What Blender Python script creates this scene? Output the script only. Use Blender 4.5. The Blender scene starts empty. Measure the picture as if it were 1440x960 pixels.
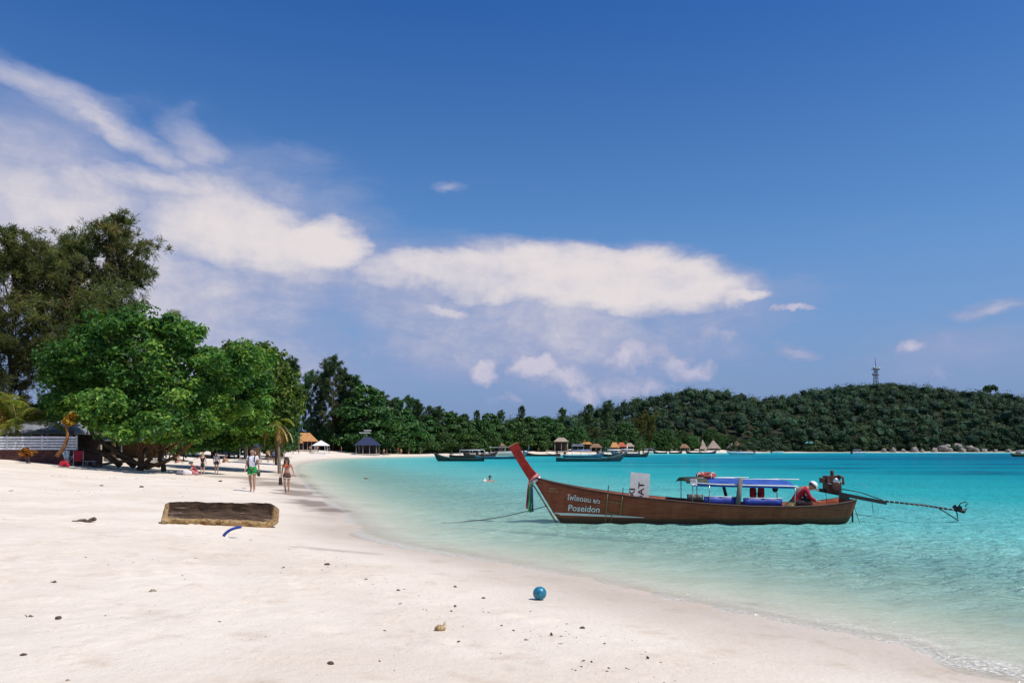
import bpy, bmesh, math, random
import numpy as np
from mathutils import Vector, Matrix, Euler, kdtree

R = math.radians
scene = bpy.context.scene
COL = scene.collection

# ------------------------------------------------------------------ camera
F = 1120.0      # focal length in photo pixels (photo 1440 x 960)
HZ = 629.5      # photo row of the horizon
ZC = 2.1        # eye height above the sea
cam_data = bpy.data.cameras.new('camera')
cam = bpy.data.objects.new('camera', cam_data); COL.objects.link(cam)
cam.location = (0, 0, ZC); cam.rotation_euler = (R(90), 0, 0)
cam_data.sensor_width = 36.0; cam_data.lens = F / 1440 * 36.0
cam_data.shift_y = (HZ - 480) / 1440
cam_data.clip_start = 0.1; cam_data.clip_end = 20000
scene.camera = cam

# ------------------------------------------------------------------ light
SUN_EL, SUN_AZ = R(58), R(118)          # azimuth from +Y (away from the camera) clockwise
sun_vec = Vector((math.cos(SUN_EL) * math.sin(SUN_AZ), math.cos(SUN_EL) * math.cos(SUN_AZ), math.sin(SUN_EL)))
sd = bpy.data.lights.new('sun', 'SUN'); sd.energy = 4.4; sd.angle = R(0.53); sd.color = (1.0, 0.95, 0.87)
sun = bpy.data.objects.new('sun', sd); COL.objects.link(sun)
sun.rotation_euler = sun_vec.to_track_quat('Z', 'Y').to_euler(); sun.location = (30, -20, 60)

scene.view_settings.view_transform = 'Standard'; scene.view_settings.look = 'None'
scene.view_settings.exposure = 0.0; scene.view_settings.gamma = 1.0
scene.view_settings.use_curve_mapping = False
scene.render.engine = 'CYCLES'
scene.cycles.max_bounces = 8; scene.cycles.transparent_max_bounces = 12
scene.cycles.caustics_reflective = False; scene.cycles.caustics_refractive = False

# ------------------------------------------------------------------ sky and clouds (world)
world = bpy.data.worlds.new('World'); scene.world = world; world.use_nodes = True
wt = world.node_tree; wt.nodes.clear()
SKY_STRENGTH = 0.10
SKY_TINT = (0.62, 0.93, 1.22)
def N(tree, typ, **kw):
    n = tree.nodes.new(typ)
    for k, v in kw.items():
        setattr(n, k, v)
    return n
def L(tree, a, b): tree.links.new(a, b)
def math_node(tree, op, a, b=None, c=None, clamp=False):
    n = N(tree, 'ShaderNodeMath', operation=op, use_clamp=clamp)
    for i, v in enumerate((a, b, c)):
        if v is None: continue
        if isinstance(v, (int, float)): n.inputs[i].default_value = v
        else: L(tree, v, n.inputs[i])
    return n.outputs[0]
def smap(tree, v, lo, hi, a=0.0, b=1.0):
    n = N(tree, 'ShaderNodeMapRange', interpolation_type='SMOOTHSTEP')
    L(tree, v, n.inputs[0])
    for i, x in enumerate((lo, hi, a, b)): n.inputs[i + 1].default_value = x
    return n.outputs[0]
def mixc(tree, f, a, b, blend='MIX'):
    n = N(tree, 'ShaderNodeMix', data_type='RGBA', blend_type=blend)
    for s, v in ((0, f), (6, a), (7, b)):
        if isinstance(v, (int, float)): n.inputs[s].default_value = v
        elif isinstance(v, (tuple, list)): n.inputs[s].default_value = (*v[:3], 1)
        else: L(tree, v, n.inputs[s])
    return n.outputs[2]
def noise(tree, vec, scale, detail=4, rough=0.55, dist=0.0):
    n = N(tree, 'ShaderNodeTexNoise'); n.inputs['Scale'].default_value = scale
    n.inputs['Detail'].default_value = detail; n.inputs['Roughness'].default_value = rough
    n.inputs['Distortion'].default_value = dist
    if vec is not None: L(tree, vec, n.inputs['Vector'])
    return n
def srgb(r, g, b):
    f = lambda c: (c / 255 / 12.92) if c / 255 <= 0.04045 else ((c / 255 + 0.055) / 1.055) ** 2.4
    return (f(r), f(g), f(b))

sky = N(wt, 'ShaderNodeTexSky', sky_type='NISHITA'); sky.sun_disc = False
sky.sun_elevation = SUN_EL; sky.sun_rotation = SUN_AZ
sky.air_density = 1.0; sky.dust_density = 0.6; sky.ozone_density = 3.0; sky.altitude = 0
tc = N(wt, 'ShaderNodeTexCoord')
sx = N(wt, 'ShaderNodeSeparateXYZ'); L(wt, tc.outputs['Generated'], sx.inputs[0])
az = math_node(wt, 'ARCTAN2', sx.outputs[0], sx.outputs[1])
el = math_node(wt, 'ARCSINE', sx.outputs[2])
ae = N(wt, 'ShaderNodeCombineXYZ'); L(wt, az, ae.inputs[0]); L(wt, el, ae.inputs[1])
def azel(px, py):
    u, v = (px - 720) / F, (HZ - py) / F
    a = math.atan(u); return a, math.atan(v * math.cos(a))
def warp(vec, scale, amount, stretch=2.2, detail=5):
    m = N(wt, 'ShaderNodeMapping'); L(wt, vec, m.inputs[0]); m.inputs['Scale'].default_value = (1 / stretch, 1, 1)
    n = noise(wt, m.outputs[0], scale, detail, 0.6)
    s = N(wt, 'ShaderNodeVectorMath', operation='SUBTRACT'); L(wt, n.outputs['Color'], s.inputs[0]); s.inputs[1].default_value = (0.5, 0.5, 0.5)
    k = N(wt, 'ShaderNodeVectorMath', operation='MULTIPLY'); L(wt, s.outputs[0], k.inputs[0]); k.inputs[1].default_value = (amount * stretch, amount, 0)
    o = N(wt, 'ShaderNodeVectorMath', operation='ADD'); L(wt, vec, o.inputs[0]); L(wt, k.outputs[0], o.inputs[1])
    return o.outputs[0]
def blobs(vec, items):
    tot = None
    for (px, py, rx, ry, ang, w, hard) in items:
        a, e = azel(px, py)
        m = N(wt, 'ShaderNodeMapping', vector_type='TEXTURE'); L(wt, vec, m.inputs[0])
        m.inputs['Location'].default_value = (a, e, 0); m.inputs['Rotation'].default_value = (0, 0, R(ang))
        c = math.cos(a)
        m.inputs['Scale'].default_value = (rx / F * c, ry / F, 1)
        l = N(wt, 'ShaderNodeVectorMath', operation='LENGTH'); L(wt, m.outputs[0], l.inputs[0])
        v = smap(wt, l.outputs['Value'], 1.0, hard, 0, w)
        tot = v if tot is None else math_node(wt, 'MAXIMUM', tot, v)
    return tot
w_soft = warp(ae.outputs[0], 5.0, 0.10, 2.2, 6)
w_bill = warp(w_soft, 16.0, 0.035, 1.6, 5)
w_puff = warp(ae.outputs[0], 20.0, 0.045, 1.0, 4)
# --- lavender haze bank low in the sky
bank = blobs(w_soft, [(220, 380, 600, 260, -8, 1.0, 0.2), (700, 450, 520, 150, -4, 1.0, 0.2), (960, 450, 330, 120, -2, 0.85, 0.0), (40, 250, 330, 170, -10, 1.0, 0.1),
                      (1300, 500, 300, 70, 0, 0.55, 0.0)])
# --- bright sheets
sheet = blobs(w_bill, [(95, 155, 190, 60, -14, 0.62, 0.0), (255, 205, 90, 62, -30, 0.62, 0.0), (40, 215, 150, 40, -6, 0.5, 0.0), (330, 335, 270, 92, -12, 0.95, 0.25), (450, 350, 110, 62, 0, 1.0, 0.3), (690, 390, 300, 52, 0, 0.95, 0.3), (850, 392, 285, 68, -6, 1.0, 0.45),
                       (985, 400, 120, 44, -14, 1.0, 0.2), (1040, 424, 80, 24, 4, 0.9, 0.1), (930, 425, 120, 26, 0, 0.8, 0.1), (150, 180, 210, 42, -28, 0.85, 0.0),
                       (60, 125, 190, 44, -8, 0.75, 0.0), (250, 220, 100, 32, -22, 0.55, 0.0), (200, 262, 250, 42, 0, 0.85, 0.1),
                       (60, 285, 260, 90, 0, 0.8, 0.1), (620, 432, 90, 16, 0, 0.8, 0.1), (630, 254, 50, 14, -4, 0.5, 0.0),
                       (1118, 485, 70, 22, -6, 0.7, 0.0), (1180, 330, 90, 30, 10, 0.12, 0.0), (1420, 436, 60, 14, 0, 0.5, 0.0)])
puff = blobs(w_puff, [(680, 525, 34, 30, 0, 0.8, 0.2), (750, 512, 58, 28, 10, 1.0, 0.2), (800, 528, 70, 40, 0, 0.75, 0.1),
                      (890, 502, 72, 38, 0, 0.8, 0.1), (960, 515, 80, 32, 0, 0.62, 0.1), (860, 550, 170, 34, 0, 0.62, 0.0),
                      (1280, 488, 36, 17, 0, 0.8, 0.1), (470, 500, 180, 34, 0, 0.3, 0.0), (1010, 470, 70, 20, 0, 0.4, 0.0), (1110, 436, 46, 9, 0, 0.7, 0.1), (700, 560, 120, 30, 0, 0.35, 0.0),
                      (1330, 520, 80, 30, 0, 0.3, 0.0)])
# --- fair-weather clouds of the same kind all round, outside the frame
mo = N(wt, 'ShaderNodeMapping'); L(wt, tc.outputs['Generated'], mo.inputs[0]); mo.inputs['Scale'].default_value = (1.3, 1.3, 3.6)
nz = noise(wt, mo.outputs[0], 1.6, 4, 0.58, 0.4)
around = smap(wt, nz.outputs['Fac'], 0.53, 0.72, 0, 0.85)
aab = math_node(wt, 'ABSOLUTE', az)
outside = math_node(wt, 'MAXIMUM', smap(wt, aab, 0.62, 0.85), smap(wt, el, 0.52, 0.75))
around = math_node(wt, 'MULTIPLY', around, math_node(wt, 'MULTIPLY', outside, smap(wt, el, 0.02, 0.12)))

mf = N(wt, 'ShaderNodeMapping'); L(wt, w_soft, mf.inputs[0]); mf.inputs['Scale'].default_value = (0.5, 1.4, 1); mf.inputs['Rotation'].default_value = (0, 0, R(9))
fine = noise(wt, mf.outputs[0], 8.0, 8, 0.60)                    # streaky body
fine2 = noise(wt, w_puff, 24.0, 5, 0.62)                         # billows
def off(n, k): return math_node(wt, 'MULTIPLY_ADD', n.outputs['Fac'], k, -0.5 * k)
fold = noise(wt, mf.outputs[0], 3.2, 5, 0.62)
mass = math_node(wt, 'MAXIMUM', sheet, math_node(wt, 'MULTIPLY', bank, 0.58))
dens = math_node(wt, 'ADD', mass, off(fine, 1.05))
mass_a = math_node(wt, 'MULTIPLY', smap(wt, dens, 0.06, 0.62), smap(wt, mass, 0.0, 0.16))
mass_w = smap(wt, math_node(wt, 'ADD', math_node(wt, 'ADD', dens, off(fine2, 0.5)), off(fold, 0.9)), 0.30, 1.10)
pd = math_node(wt, 'ADD', puff, off(fine2, 1.5))
puff_a = math_node(wt, 'MULTIPLY', smap(wt, pd, 0.20, 0.46), smap(wt, puff, 0.02, 0.4))
puff_w = smap(wt, pd, 0.35, 0.95)
# deeper blue overhead, paler and more violet towards the sea, as the film rendered it
base = mixc(wt, 1.0, sky.outputs[0], SKY_TINT, 'MULTIPLY')
base = mixc(wt, smap(wt, el, 0.22, 0.62), base, mixc(wt, 1.0, base, (0.34, 0.68, 1.0), 'MULTIPLY'))
s = 1 / SKY_STRENGTH
def sc(r, g, b): return tuple(c * s for c in srgb(r, g, b))
low = smap(wt, el, 0.0, 0.30, 1, 0)
base = mixc(wt, math_node(wt, 'MULTIPLY', low, 0.9), base, sc(124, 144, 190))
c = mixc(wt, math_node(wt, 'MULTIPLY', mass_a, 0.95), base, mixc(wt, mass_w, sc(150, 163, 201), sc(233, 224, 223)))
c = mixc(wt, math_node(wt, 'MULTIPLY', puff_a, 0.8), c, mixc(wt, puff_w, sc(160, 169, 203), sc(210, 204, 219)))
c = mixc(wt, around, c, sc(214, 210, 220))
bg = N(wt, 'ShaderNodeBackground'); bg.inputs['Strength'].default_value = SKY_STRENGTH
L(wt, c, bg.inputs['Color'])
wo = N(wt, 'ShaderNodeOutputWorld'); L(wt, bg.outputs[0], wo.inputs['Surface'])
# ------------------------------------------------------------------ helpers
def tag(o, label=None, cat=None, group=None, kind=None):
    if label: o['label'] = label
    if cat: o['category'] = cat
    if group: o['group'] = group
    if kind: o['kind'] = kind
    return o
def empty(name, loc=(0, 0, 0), rz=0.0, label=None, cat=None, group=None):
    o = bpy.data.objects.new(name, None); COL.objects.link(o)
    o.empty_display_size = 0.2; o.location = loc; o.rotation_euler = (0, 0, rz)
    return tag(o, label, cat, group)
def link(name, me, parent=None, mat=None):
    o = bpy.data.objects.new(name, me); COL.objects.link(o)
    if parent is not None: o.parent = parent
    if mat is not None and len(me.materials) == 0: me.materials.append(mat)
    return o
def children(o): return [c for c in KIDS.get(o.name, [])]
KIDS = {}
def copy_tree(src, loc=None, rz=None, scale=None, label=None, group=None):
    kids = [k for k in bpy.data.objects if k.parent == src]
    o = src.copy(); COL.objects.link(o)
    for k in kids:
        c = k.copy(); COL.objects.link(c); c.parent = o
        for g in [g for g in bpy.data.objects if g.parent == k]:
            d = g.copy(); COL.objects.link(d); d.parent = c
    if loc is not None: o.location = loc
    if rz is not None: o.rotation_euler = (0, 0, rz)
    if scale is not None: o.scale = scale if not isinstance(scale, (int, float)) else (scale,) * 3
    if label: o['label'] = label
    if group: o['group'] = group
    return o

class MB:
    """collects shapes and links them as one mesh object"""
    def __init__(s): s.v = []; s.f = []; s.sm = []
    def add(s, vs, fs, smooth=False):
        b = len(s.v); s.v += [tuple(v) for v in vs]
        for f in fs: s.f.append(tuple(i + b for i in f)); s.sm.append(smooth)
        return s
    def box(s, c, size, rot=None, taper=None):
        hx, hy, hz = size[0] / 2, size[1] / 2, size[2] / 2
        t = taper or (1, 1)
        vs = [Vector((x * hx * (t[0] if z > 0 else 1), y * hy * (t[1] if z > 0 else 1), z * hz)) for z in (-1, 1) for y in (-1, 1) for x in (-1, 1)]
        if rot is not None:
            M = Euler(rot).to_matrix(); vs = [M @ v for v in vs]
        c = Vector(c); vs = [v + c for v in vs]
        return s.add(vs, [(0, 2, 3, 1), (4, 5, 7, 6), (0, 1, 5, 4), (2, 6, 7, 3), (0, 4, 6, 2), (1, 3, 7, 5)])
    def beam(s, a, b, w, h=None, up=Vector((0, 0, 1))):
        a, b = Vector(a), Vector(b); d = (b - a).normalized(); h = h or w
        if abs(d.dot(up)) > 0.98: up = Vector((0, 1, 0))
        x = d.cross(up).normalized() * w / 2; z = x.cross(d).normalized() * h / 2
        vs = [p + i * x + j * z for p in (a, b) for i, j in ((-1, -1), (1, -1), (1, 1), (-1, 1))]
        return s.add(vs, [(0, 3, 2, 1), (4, 5, 6, 7), (0, 1, 5, 4), (1, 2, 6, 5), (2, 3, 7, 6), (3, 0, 4, 7)])
    def tube(s, pts, rad, seg=8, cap=True, smooth=True, flat=None):
        pts = [Vector(p) for p in pts]; n = len(pts)
        if isinstance(rad, (int, float)): rad = [rad] * n
        vs = []; ref = None
        for i, p in enumerate(pts):
            d = (pts[min(i + 1, n - 1)] - pts[max(i - 1, 0)]).normalized()
            if ref is None:
                ref = Vector((0, 0, 1)) if abs(d.z) < 0.9 else Vector((0, 1, 0))
            x = d.cross(ref).normalized(); y = x.cross(d).normalized(); ref = y
            k = flat or 1.0
            for j in range(seg):
                a = 2 * math.pi * j / seg
                vs.append(p + rad[i] * (math.cos(a) * x + k * math.sin(a) * y))
        fs = [(i * seg + j, i * seg + (j + 1) % seg, (i + 1) * seg + (j + 1) % seg, (i + 1) * seg + j) for i in range(n - 1) for j in range(seg)]
        b = len(s.v); s.add(vs, fs, smooth)
        if cap:
            s.f.append(tuple(b + j for j in reversed(range(seg)))); s.sm.append(False)
            s.f.append(tuple(b + (n - 1) * seg + j for j in range(seg))); s.sm.append(False)
        return s
    def lathe(s, prof, seg=16, c=(0, 0, 0), smooth=True, sx=1, sy=1, axis='Z'):
        vs = []
        for r, z in prof:
            for j in range(seg):
                a = 2 * math.pi * j / seg
                p = (r * math.cos(a) * sx, r * math.sin(a) * sy, z)
                if axis == 'X': p = (p[2], p[0], p[1])
                if axis == 'Y': p = (p[0], p[2], p[1])
                vs.append((p[0] + c[0], p[1] + c[1], p[2] + c[2]))
        n = len(prof)
        fs = [(i * seg + j, i * seg + (j + 1) % seg, (i + 1) * seg + (j + 1) % seg, (i + 1) * seg + j) for i in range(n - 1) for j in range(seg)]
        b = len(s.v); s.add(vs, fs, smooth)
        s.f.append(tuple(b + j for j in reversed(range(seg)))); s.sm.append(smooth)
        s.f.append(tuple(b + (n - 1) * seg + j for j in range(seg))); s.sm.append(smooth)
        return s
    def ball(s, c, r, seg=16, rings=10, sx=1, sy=1, sz=1):
        prof = [(r * max(0.02, math.sin(math.pi * i / rings)), -r * sz * math.cos(math.pi * i / rings)) for i in range(rings + 1)]
        return s.lathe(prof, seg, c, True, sx, sy)
    def torus(s, c, R1, r, seg=20, tube=8, nrm=(0, 0, 1)):
        q = Vector((0, 0, 1)).rotation_difference(Vector(nrm)); c = Vector(c); vs = []
        for i in range(seg):
            a = 2 * math.pi * i / seg
            for j in range(tube):
                b = 2 * math.pi * j / tube
                vs.append(c + q @ Vector(((R1 + r * math.cos(b)) * math.cos(a), (R1 + r * math.cos(b)) * math.sin(a), r * math.sin(b))))
        fs = [(i * tube + j, ((i + 1) % seg) * tube + j, ((i + 1) % seg) * tube + (j + 1) % tube, i * tube + (j + 1) % tube) for i in range(seg) for j in range(tube)]
        return s.add(vs, fs, True)
    def build(s, name, mat=None, parent=None, bevel=0, solid=0):
        me = bpy.data.meshes.new(name); me.from_pydata(s.v, [], s.f)
        me.polygons.foreach_set('use_smooth', s.sm); me.update()
        o = link(name, me, parent, mat)
        if solid:
            m = o.modifiers.new('solid', 'SOLIDIFY'); m.thickness = solid; m.offset = -1
        if bevel:
            m = o.modifiers.new('bevel', 'BEVEL'); m.width = bevel; m.segments = 2; m.limit_method = 'ANGLE'
        return o

def np_mesh(name, verts, quads, var=None, smooth=False, attrs=None):
    """verts (N,3), quads (M,4) numpy -> mesh; var is a per-face float"""
    me = bpy.data.meshes.new(name)
    nv, nf = len(verts), len(quads); k = quads.shape[1]
    me.vertices.add(nv); me.vertices.foreach_set('co', np.ascontiguousarray(verts, dtype=np.float32).ravel())
    me.loops.add(nf * k); me.loops.foreach_set('vertex_index', np.ascontiguousarray(quads, dtype=np.int32).ravel())
    me.polygons.add(nf); me.polygons.foreach_set('loop_start', np.arange(0, nf * k, k, dtype=np.int32))
    me.polygons.foreach_set('use_smooth', np.full(nf, smooth))
    if var is not None:
        a = me.attributes.new('var', 'FLOAT', 'FACE'); a.data.foreach_set('value', np.ascontiguousarray(var, dtype=np.float32))
    for key, val in (attrs or {}).items():
        a = me.attributes.new(key, 'FLOAT', 'POINT'); a.data.foreach_set('value', np.ascontiguousarray(val, dtype=np.float32))
    me.update(calc_edges=True)
    return me

# ------------------------------------------------------------------ materials
def new_mat(name):
    m = bpy.data.materials.new(name); m.use_nodes = True
    t = m.node_tree; t.nodes.clear()
    out = N(t, 'ShaderNodeOutputMaterial'); return m, t, out
MATS = {}
def mat(name, col, rough=0.6, var=0.18, scale=6.0, metal=0.0, bump=0.0, spec=0.4, col2=None):
    """plain surface with a little mottling and relief"""
    if name in MATS: return MATS[name]
    m, t, out = new_mat(name)
    b = N(t, 'ShaderNodeBsdfPrincipled'); b.inputs['Roughness'].default_value = rough
    b.inputs['Metallic'].default_value = metal; b.inputs['Specular IOR Level'].default_value = spec
    co = N(t, 'ShaderNodeTexCoord'); n = noise(t, co.outputs['Object'], scale, 5, 0.62)
    f = smap(t, n.outputs['Fac'], 0.3, 0.7)
    d = col2 or tuple(c * (1 - var * 1.6) for c in col); u = tuple(min(1, c * (1 + var)) for c in col)
    L(t, mixc(t, f, d, u), b.inputs['Base Color'])
    if bump:
        bn = N(t, 'ShaderNodeBump'); bn.inputs['Strength'].default_value = bump; bn.inputs['Distance'].default_value = 0.02
        L(t, n.outputs['Fac'], bn.inputs['Height']); L(t, bn.outputs[0], b.inputs['Normal'])
    L(t, b.outputs[0], out.inputs[0]); MATS[name] = m
    return m
def wood(name, c1, c2, scale=(3, 30, 30), rough=0.7, bump=0.4, spec=0.3):
    m, t, out = new_mat(name)
    b = N(t, 'ShaderNodeBsdfPrincipled'); b.inputs['Roughness'].default_value = rough; b.inputs['Specular IOR Level'].default_value = spec
    co = N(t, 'ShaderNodeTexCoord'); mp = N(t, 'ShaderNodeMapping'); L(t, co.outputs['Object'], mp.inputs[0]); mp.inputs['Scale'].default_value = scale
    n = noise(t, mp.outputs[0], 1.0, 6, 0.65, 0.6)
    L(t, mixc(t, smap(t, n.outputs['Fac'], 0.3, 0.7), c1, c2), b.inputs['Base Color'])
    bn = N(t, 'ShaderNodeBump'); bn.inputs['Strength'].default_value = bump; bn.inputs['Distance'].default_value = 0.01
    L(t, n.outputs['Fac'], bn.inputs['Height']); L(t, bn.outputs[0], b.inputs['Normal'])
    L(t, b.outputs[0], out.inputs[0]); return m
def leaf_mat(name, dark, mid, light, trans=0.25, rough=0.5, spec=0.35):
    m, t, out = new_mat(name)
    at = N(t, 'ShaderNodeAttribute', attribute_name='var')
    rp = N(t, 'ShaderNodeValToRGB'); L(t, at.outputs['Fac'], rp.inputs[0])
    e = rp.color_ramp.elements; e[0].color = (*dark, 1); e[1].color = (*light, 1); e[1].position = 1.0
    k = e.new(0.5); k.color = (*mid, 1)
    b = N(t, 'ShaderNodeBsdfPrincipled'); b.inputs['Roughness'].default_value = rough; b.inputs['Specular IOR Level'].default_value = spec
    oi = N(t, 'ShaderNodeObjectInfo'); hs = N(t, 'ShaderNodeHueSaturation')
    L(t, rp.outputs[0], hs.inputs['Color']); L(t, math_node(t, 'MULTIPLY_ADD', oi.outputs['Random'], 0.5, 0.75), hs.inputs['Value'])
    L(t, math_node(t, 'MULTIPLY_ADD', oi.outputs['Random'], 0.05, 0.475), hs.inputs['Hue'])
    L(t, hs.outputs[0], b.inputs['Base Color'])
    tr = N(t, 'ShaderNodeBsdfTranslucent'); L(t, mixc(t, 1.0, hs.outputs[0], (1.5, 1.5, 0.6), 'MULTIPLY'), tr.inputs[0])
    mx = N(t, 'ShaderNodeMixShader'); mx.inputs[0].default_value = trans
    L(t, b.outputs[0], mx.inputs[1]); L(t, tr.outputs[0], mx.inputs[2]); L(t, mx.outputs[0], out.inputs[0])
    return m
M_ALMOND = leaf_mat('almond_leaf', (0.035, 0.09, 0.02), (0.08, 0.18, 0.03), (0.23, 0.32, 0.05), 0.3, 0.5, 0.25)
M_ALMOND2 = leaf_mat('beach_leaf', (0.025, 0.065, 0.018), (0.045, 0.115, 0.025), (0.10, 0.19, 0.035), 0.22)
M_CASU = leaf_mat('casuarina_needle', (0.07, 0.09, 0.035), (0.14, 0.175, 0.066), (0.32, 0.27, 0.11), 0.42, 0.7, 0.15)
M_CASU2 = leaf_mat('casuarina_needle_green', (0.035, 0.075, 0.036), (0.08, 0.14, 0.065), (0.16, 0.20, 0.085), 0.35, 0.7, 0.15)
M_OLIVE = leaf_mat('olive_leaf', (0.05, 0.065, 0.015), (0.10, 0.11, 0.025), (0.19, 0.16, 0.03), 0.25, 0.6, 0.2)
M_HILL = leaf_mat('hill_leaf', (0.016, 0.034, 0.018), (0.04, 0.078, 0.034), (0.105, 0.135, 0.05), 0.1, 0.7, 0.15)
M_PALM = leaf_mat('palm_leaflet', (0.08, 0.13, 0.015), (0.19, 0.23, 0.025), (0.38, 0.34, 0.05), 0.4, 0.45, 0.4)
M_DRY = leaf_mat('dry_palm_leaflet', (0.16, 0.10, 0.03), (0.38, 0.25, 0.09), (0.60, 0.45, 0.22), 0.2, 0.6, 0.2)
M_RUST = leaf_mat('rusty_leaf', (0.16, 0.06, 0.01), (0.34, 0.14, 0.02), (0.50, 0.27, 0.04), 0.25, 0.6, 0.2)
M_BARK = wood('bark', (0.05, 0.033, 0.022), (0.16, 0.105, 0.07), (8, 8, 3), 0.85, 0.6, 0.1)
M_BARK2 = wood('pale_bark', (0.13, 0.095, 0.065), (0.30, 0.23, 0.17), (7, 7, 2.5), 0.85, 0.6, 0.1)
M_TWIG = wood('orange_bark', (0.14, 0.065, 0.025), (0.30, 0.15, 0.06), (8, 8, 3), 0.85, 0.5, 0.1)
# ------------------------------------------------------------------ shoreline and land form
SHORE_PX = [(1440, 950), (1250, 906), (1100, 876), (900, 836), (800, 813), (720, 796), (640, 781), (560, 767), (508, 752),
            (490, 735), (474, 715), (448, 700), (432, 686), (417, 669), (413, 660), (421, 652), (452, 646), (500, 643.6),
            (560, 642.3), (600, 641.4), (660, 640.2), (750, 639), (850, 638), (920, 637), (1000, 636.4), (1100, 636.1), (1260, 636), (1440, 636)]
def sea_pt(px, py):
    d = ZC * F / (py - HZ); return ((px - 720) * d / F, d)
ctrl = [(3000, -900), (700, -260), (120, -50), (40, -14), (17, -1), (8.5, 4.2)] + [sea_pt(*p) for p in SHORE_PX] + [(330, 372), (480, 420), (800, 640), (3000, 1500)]
def catmull(pts, step):
    out = []
    P = [Vector(p) for p in pts]; P = [2 * P[0] - P[1]] + P + [2 * P[-1] - P[-2]]
    for i in range(1, len(P) - 2):
        a, b, c, d = P[i - 1:i + 3]; ln = (c - b).length
        mid = (b + c) / 2; st = step(mid.length); n = max(2, int(ln / st))
        for k in range(n):
            t = k / n
            out.append(0.5 * ((2 * b) + (c - a) * t + (2 * a - 5 * b + 4 * c - d) * t * t + (3 * b - a - 3 * c + d) * t ** 3))
    out.append(P[-2]); return np.array([(v[0], v[1]) for v in out])
shore_xy = catmull(ctrl, lambda r: max(0.12, r * 0.006))
shore_tan = np.gradient(shore_xy, axis=0); shore_tan /= np.linalg.norm(shore_tan, axis=1)[:, None]
_kd = kdtree.KDTree(len(shore_xy))
for i, p in enumerate(shore_xy): _kd.insert((p[0], p[1], 0), i)
_kd.balance()
def shore_dist(x, y):
    """signed distance to the waterline, positive inland"""
    x = np.atleast_1d(np.asarray(x, float)); y = np.atleast_1d(np.asarray(y, float))
    idx = np.fromiter((_kd.find((a, b, 0))[1] for a, b in zip(x, y)), int, len(x))
    q = shore_xy[idx]; t = shore_tan[idx]; dx, dy = x - q[:, 0], y - q[:, 1]
    return np.hypot(dx, dy) * np.where(t[:, 0] * dy - t[:, 1] * dx >= 0, 1.0, -1.0)
# value noise for relief
_rs = np.random.RandomState(5); _G = _rs.rand(256, 256)
def vnoise(x, y):
    xi, yi = np.floor(x).astype(int), np.floor(y).astype(int); fx, fy = x - xi, y - yi
    fx = fx * fx * (3 - 2 * fx); fy = fy * fy * (3 - 2 * fy)
    g = lambda i, j: _G[i & 255, j & 255]
    return (g(xi, yi) * (1 - fx) + g(xi + 1, yi) * fx) * (1 - fy) + (g(xi, yi + 1) * (1 - fx) + g(xi + 1, yi + 1) * fx) * fy - 0.5
def fbm(x, y, o=4):
    s = 0; a = 1.0
    for k in range(o): s = s + a * vnoise(x * 2 ** k + 17 * k, y * 2 ** k + 31 * k); a *= 0.5
    return s
LAND_D = [-2000, -250, -120, -60, -25, -12, -6, -2, 0, 1, 3, 7, 10, 14, 18, 25, 50, 100, 200, 3000]
LAND_Z = [-8, -4.2, -3.2, -2.2, -1.35, -0.85, -0.42, -0.12, 0, 0.06, 0.20, 0.45, 0.62, 0.95, 1.32, 1.6, 1.9, 2.5, 4, 20]
# crest of the wooded headland: photo column, photo row of the ground line, distance
CREST = [(560, 618, 420), (640, 612, 430), (700, 604, 440), (780, 594, 450), (850, 581, 460), (920, 558, 470), (960, 550, 478), (1000, 553, 490),
         (1050, 564, 510), (1090, 561, 525), (1130, 554, 540), (1180, 545, 555), (1215, 541, 565), (1260, 544, 575), (1310, 552, 585),
         (1370, 561, 595), (1440, 575, 605), (1600, 596, 640), (1900, 612, 700)]
CX = np.array([(p - 720) * d / F for p, _, d in CREST]); CY = np.array([d for _, _, d in CREST], float)
CZ = np.array([ZC + (HZ - y - 24) * d / F for _, y, d in CREST])
far_shore = shore_xy[(shore_xy[:, 1] > 195) & (shore_xy[:, 0] > -30)]
o_ = np.argsort(far_shore[:, 0]); FSX, FSY = far_shore[o_, 0], far_shore[o_, 1]
def hill_z(x, y):
    cz = np.interp(x, CX, CZ); cy = np.interp(x, CX, CY); ys = np.interp(x, FSX, FSY) + np.interp(x, [0, 90, 130], [45, 30, 6])
    t = np.clip((y - ys) / np.maximum(cy - ys, 20), 0, 1); up = np.sin(t * math.pi / 2) ** 1.25
    dn = np.clip((y - cy) / 260, 0, 1); dn = 1 - dn * dn * (3 - 2 * dn)
    side = np.clip((x + 130) / 80, 0, 1)
    gull = 1 + 0.16 * fbm(x / 45, y / 60, 3) * (1 - t) * 2 * t
    return np.maximum(cz * up * dn * side * gull, 0)
def land_z(x, y, s=None):
    x = np.atleast_1d(np.asarray(x, float)); y = np.atleast_1d(np.asarray(y, float))
    if s is None: s = shore_dist(x, y)
    z = np.interp(s, LAND_D, LAND_Z)
    near = np.clip(1 - np.hypot(x, y) / 90, 0, 1); on = np.clip((s - 0.8) / 4, 0, 1)
    lap = np.exp(-(s / 2.2) ** 2) * np.clip(1 - np.hypot(x, y) / 60, 0, 1); z = z + lap * (0.055 * fbm(x / 2.4, y / 2.4, 3))
    z = z + on * near * (0.16 * fbm(x / 7, y / 7, 3) + 0.05 * fbm(x / 1.3, y / 1.3, 3) * np.clip(s / 6, 0, 1))
    return z + hill_z(x, y)
def gz(x, y): return float(land_z(x, y)[0])
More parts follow.
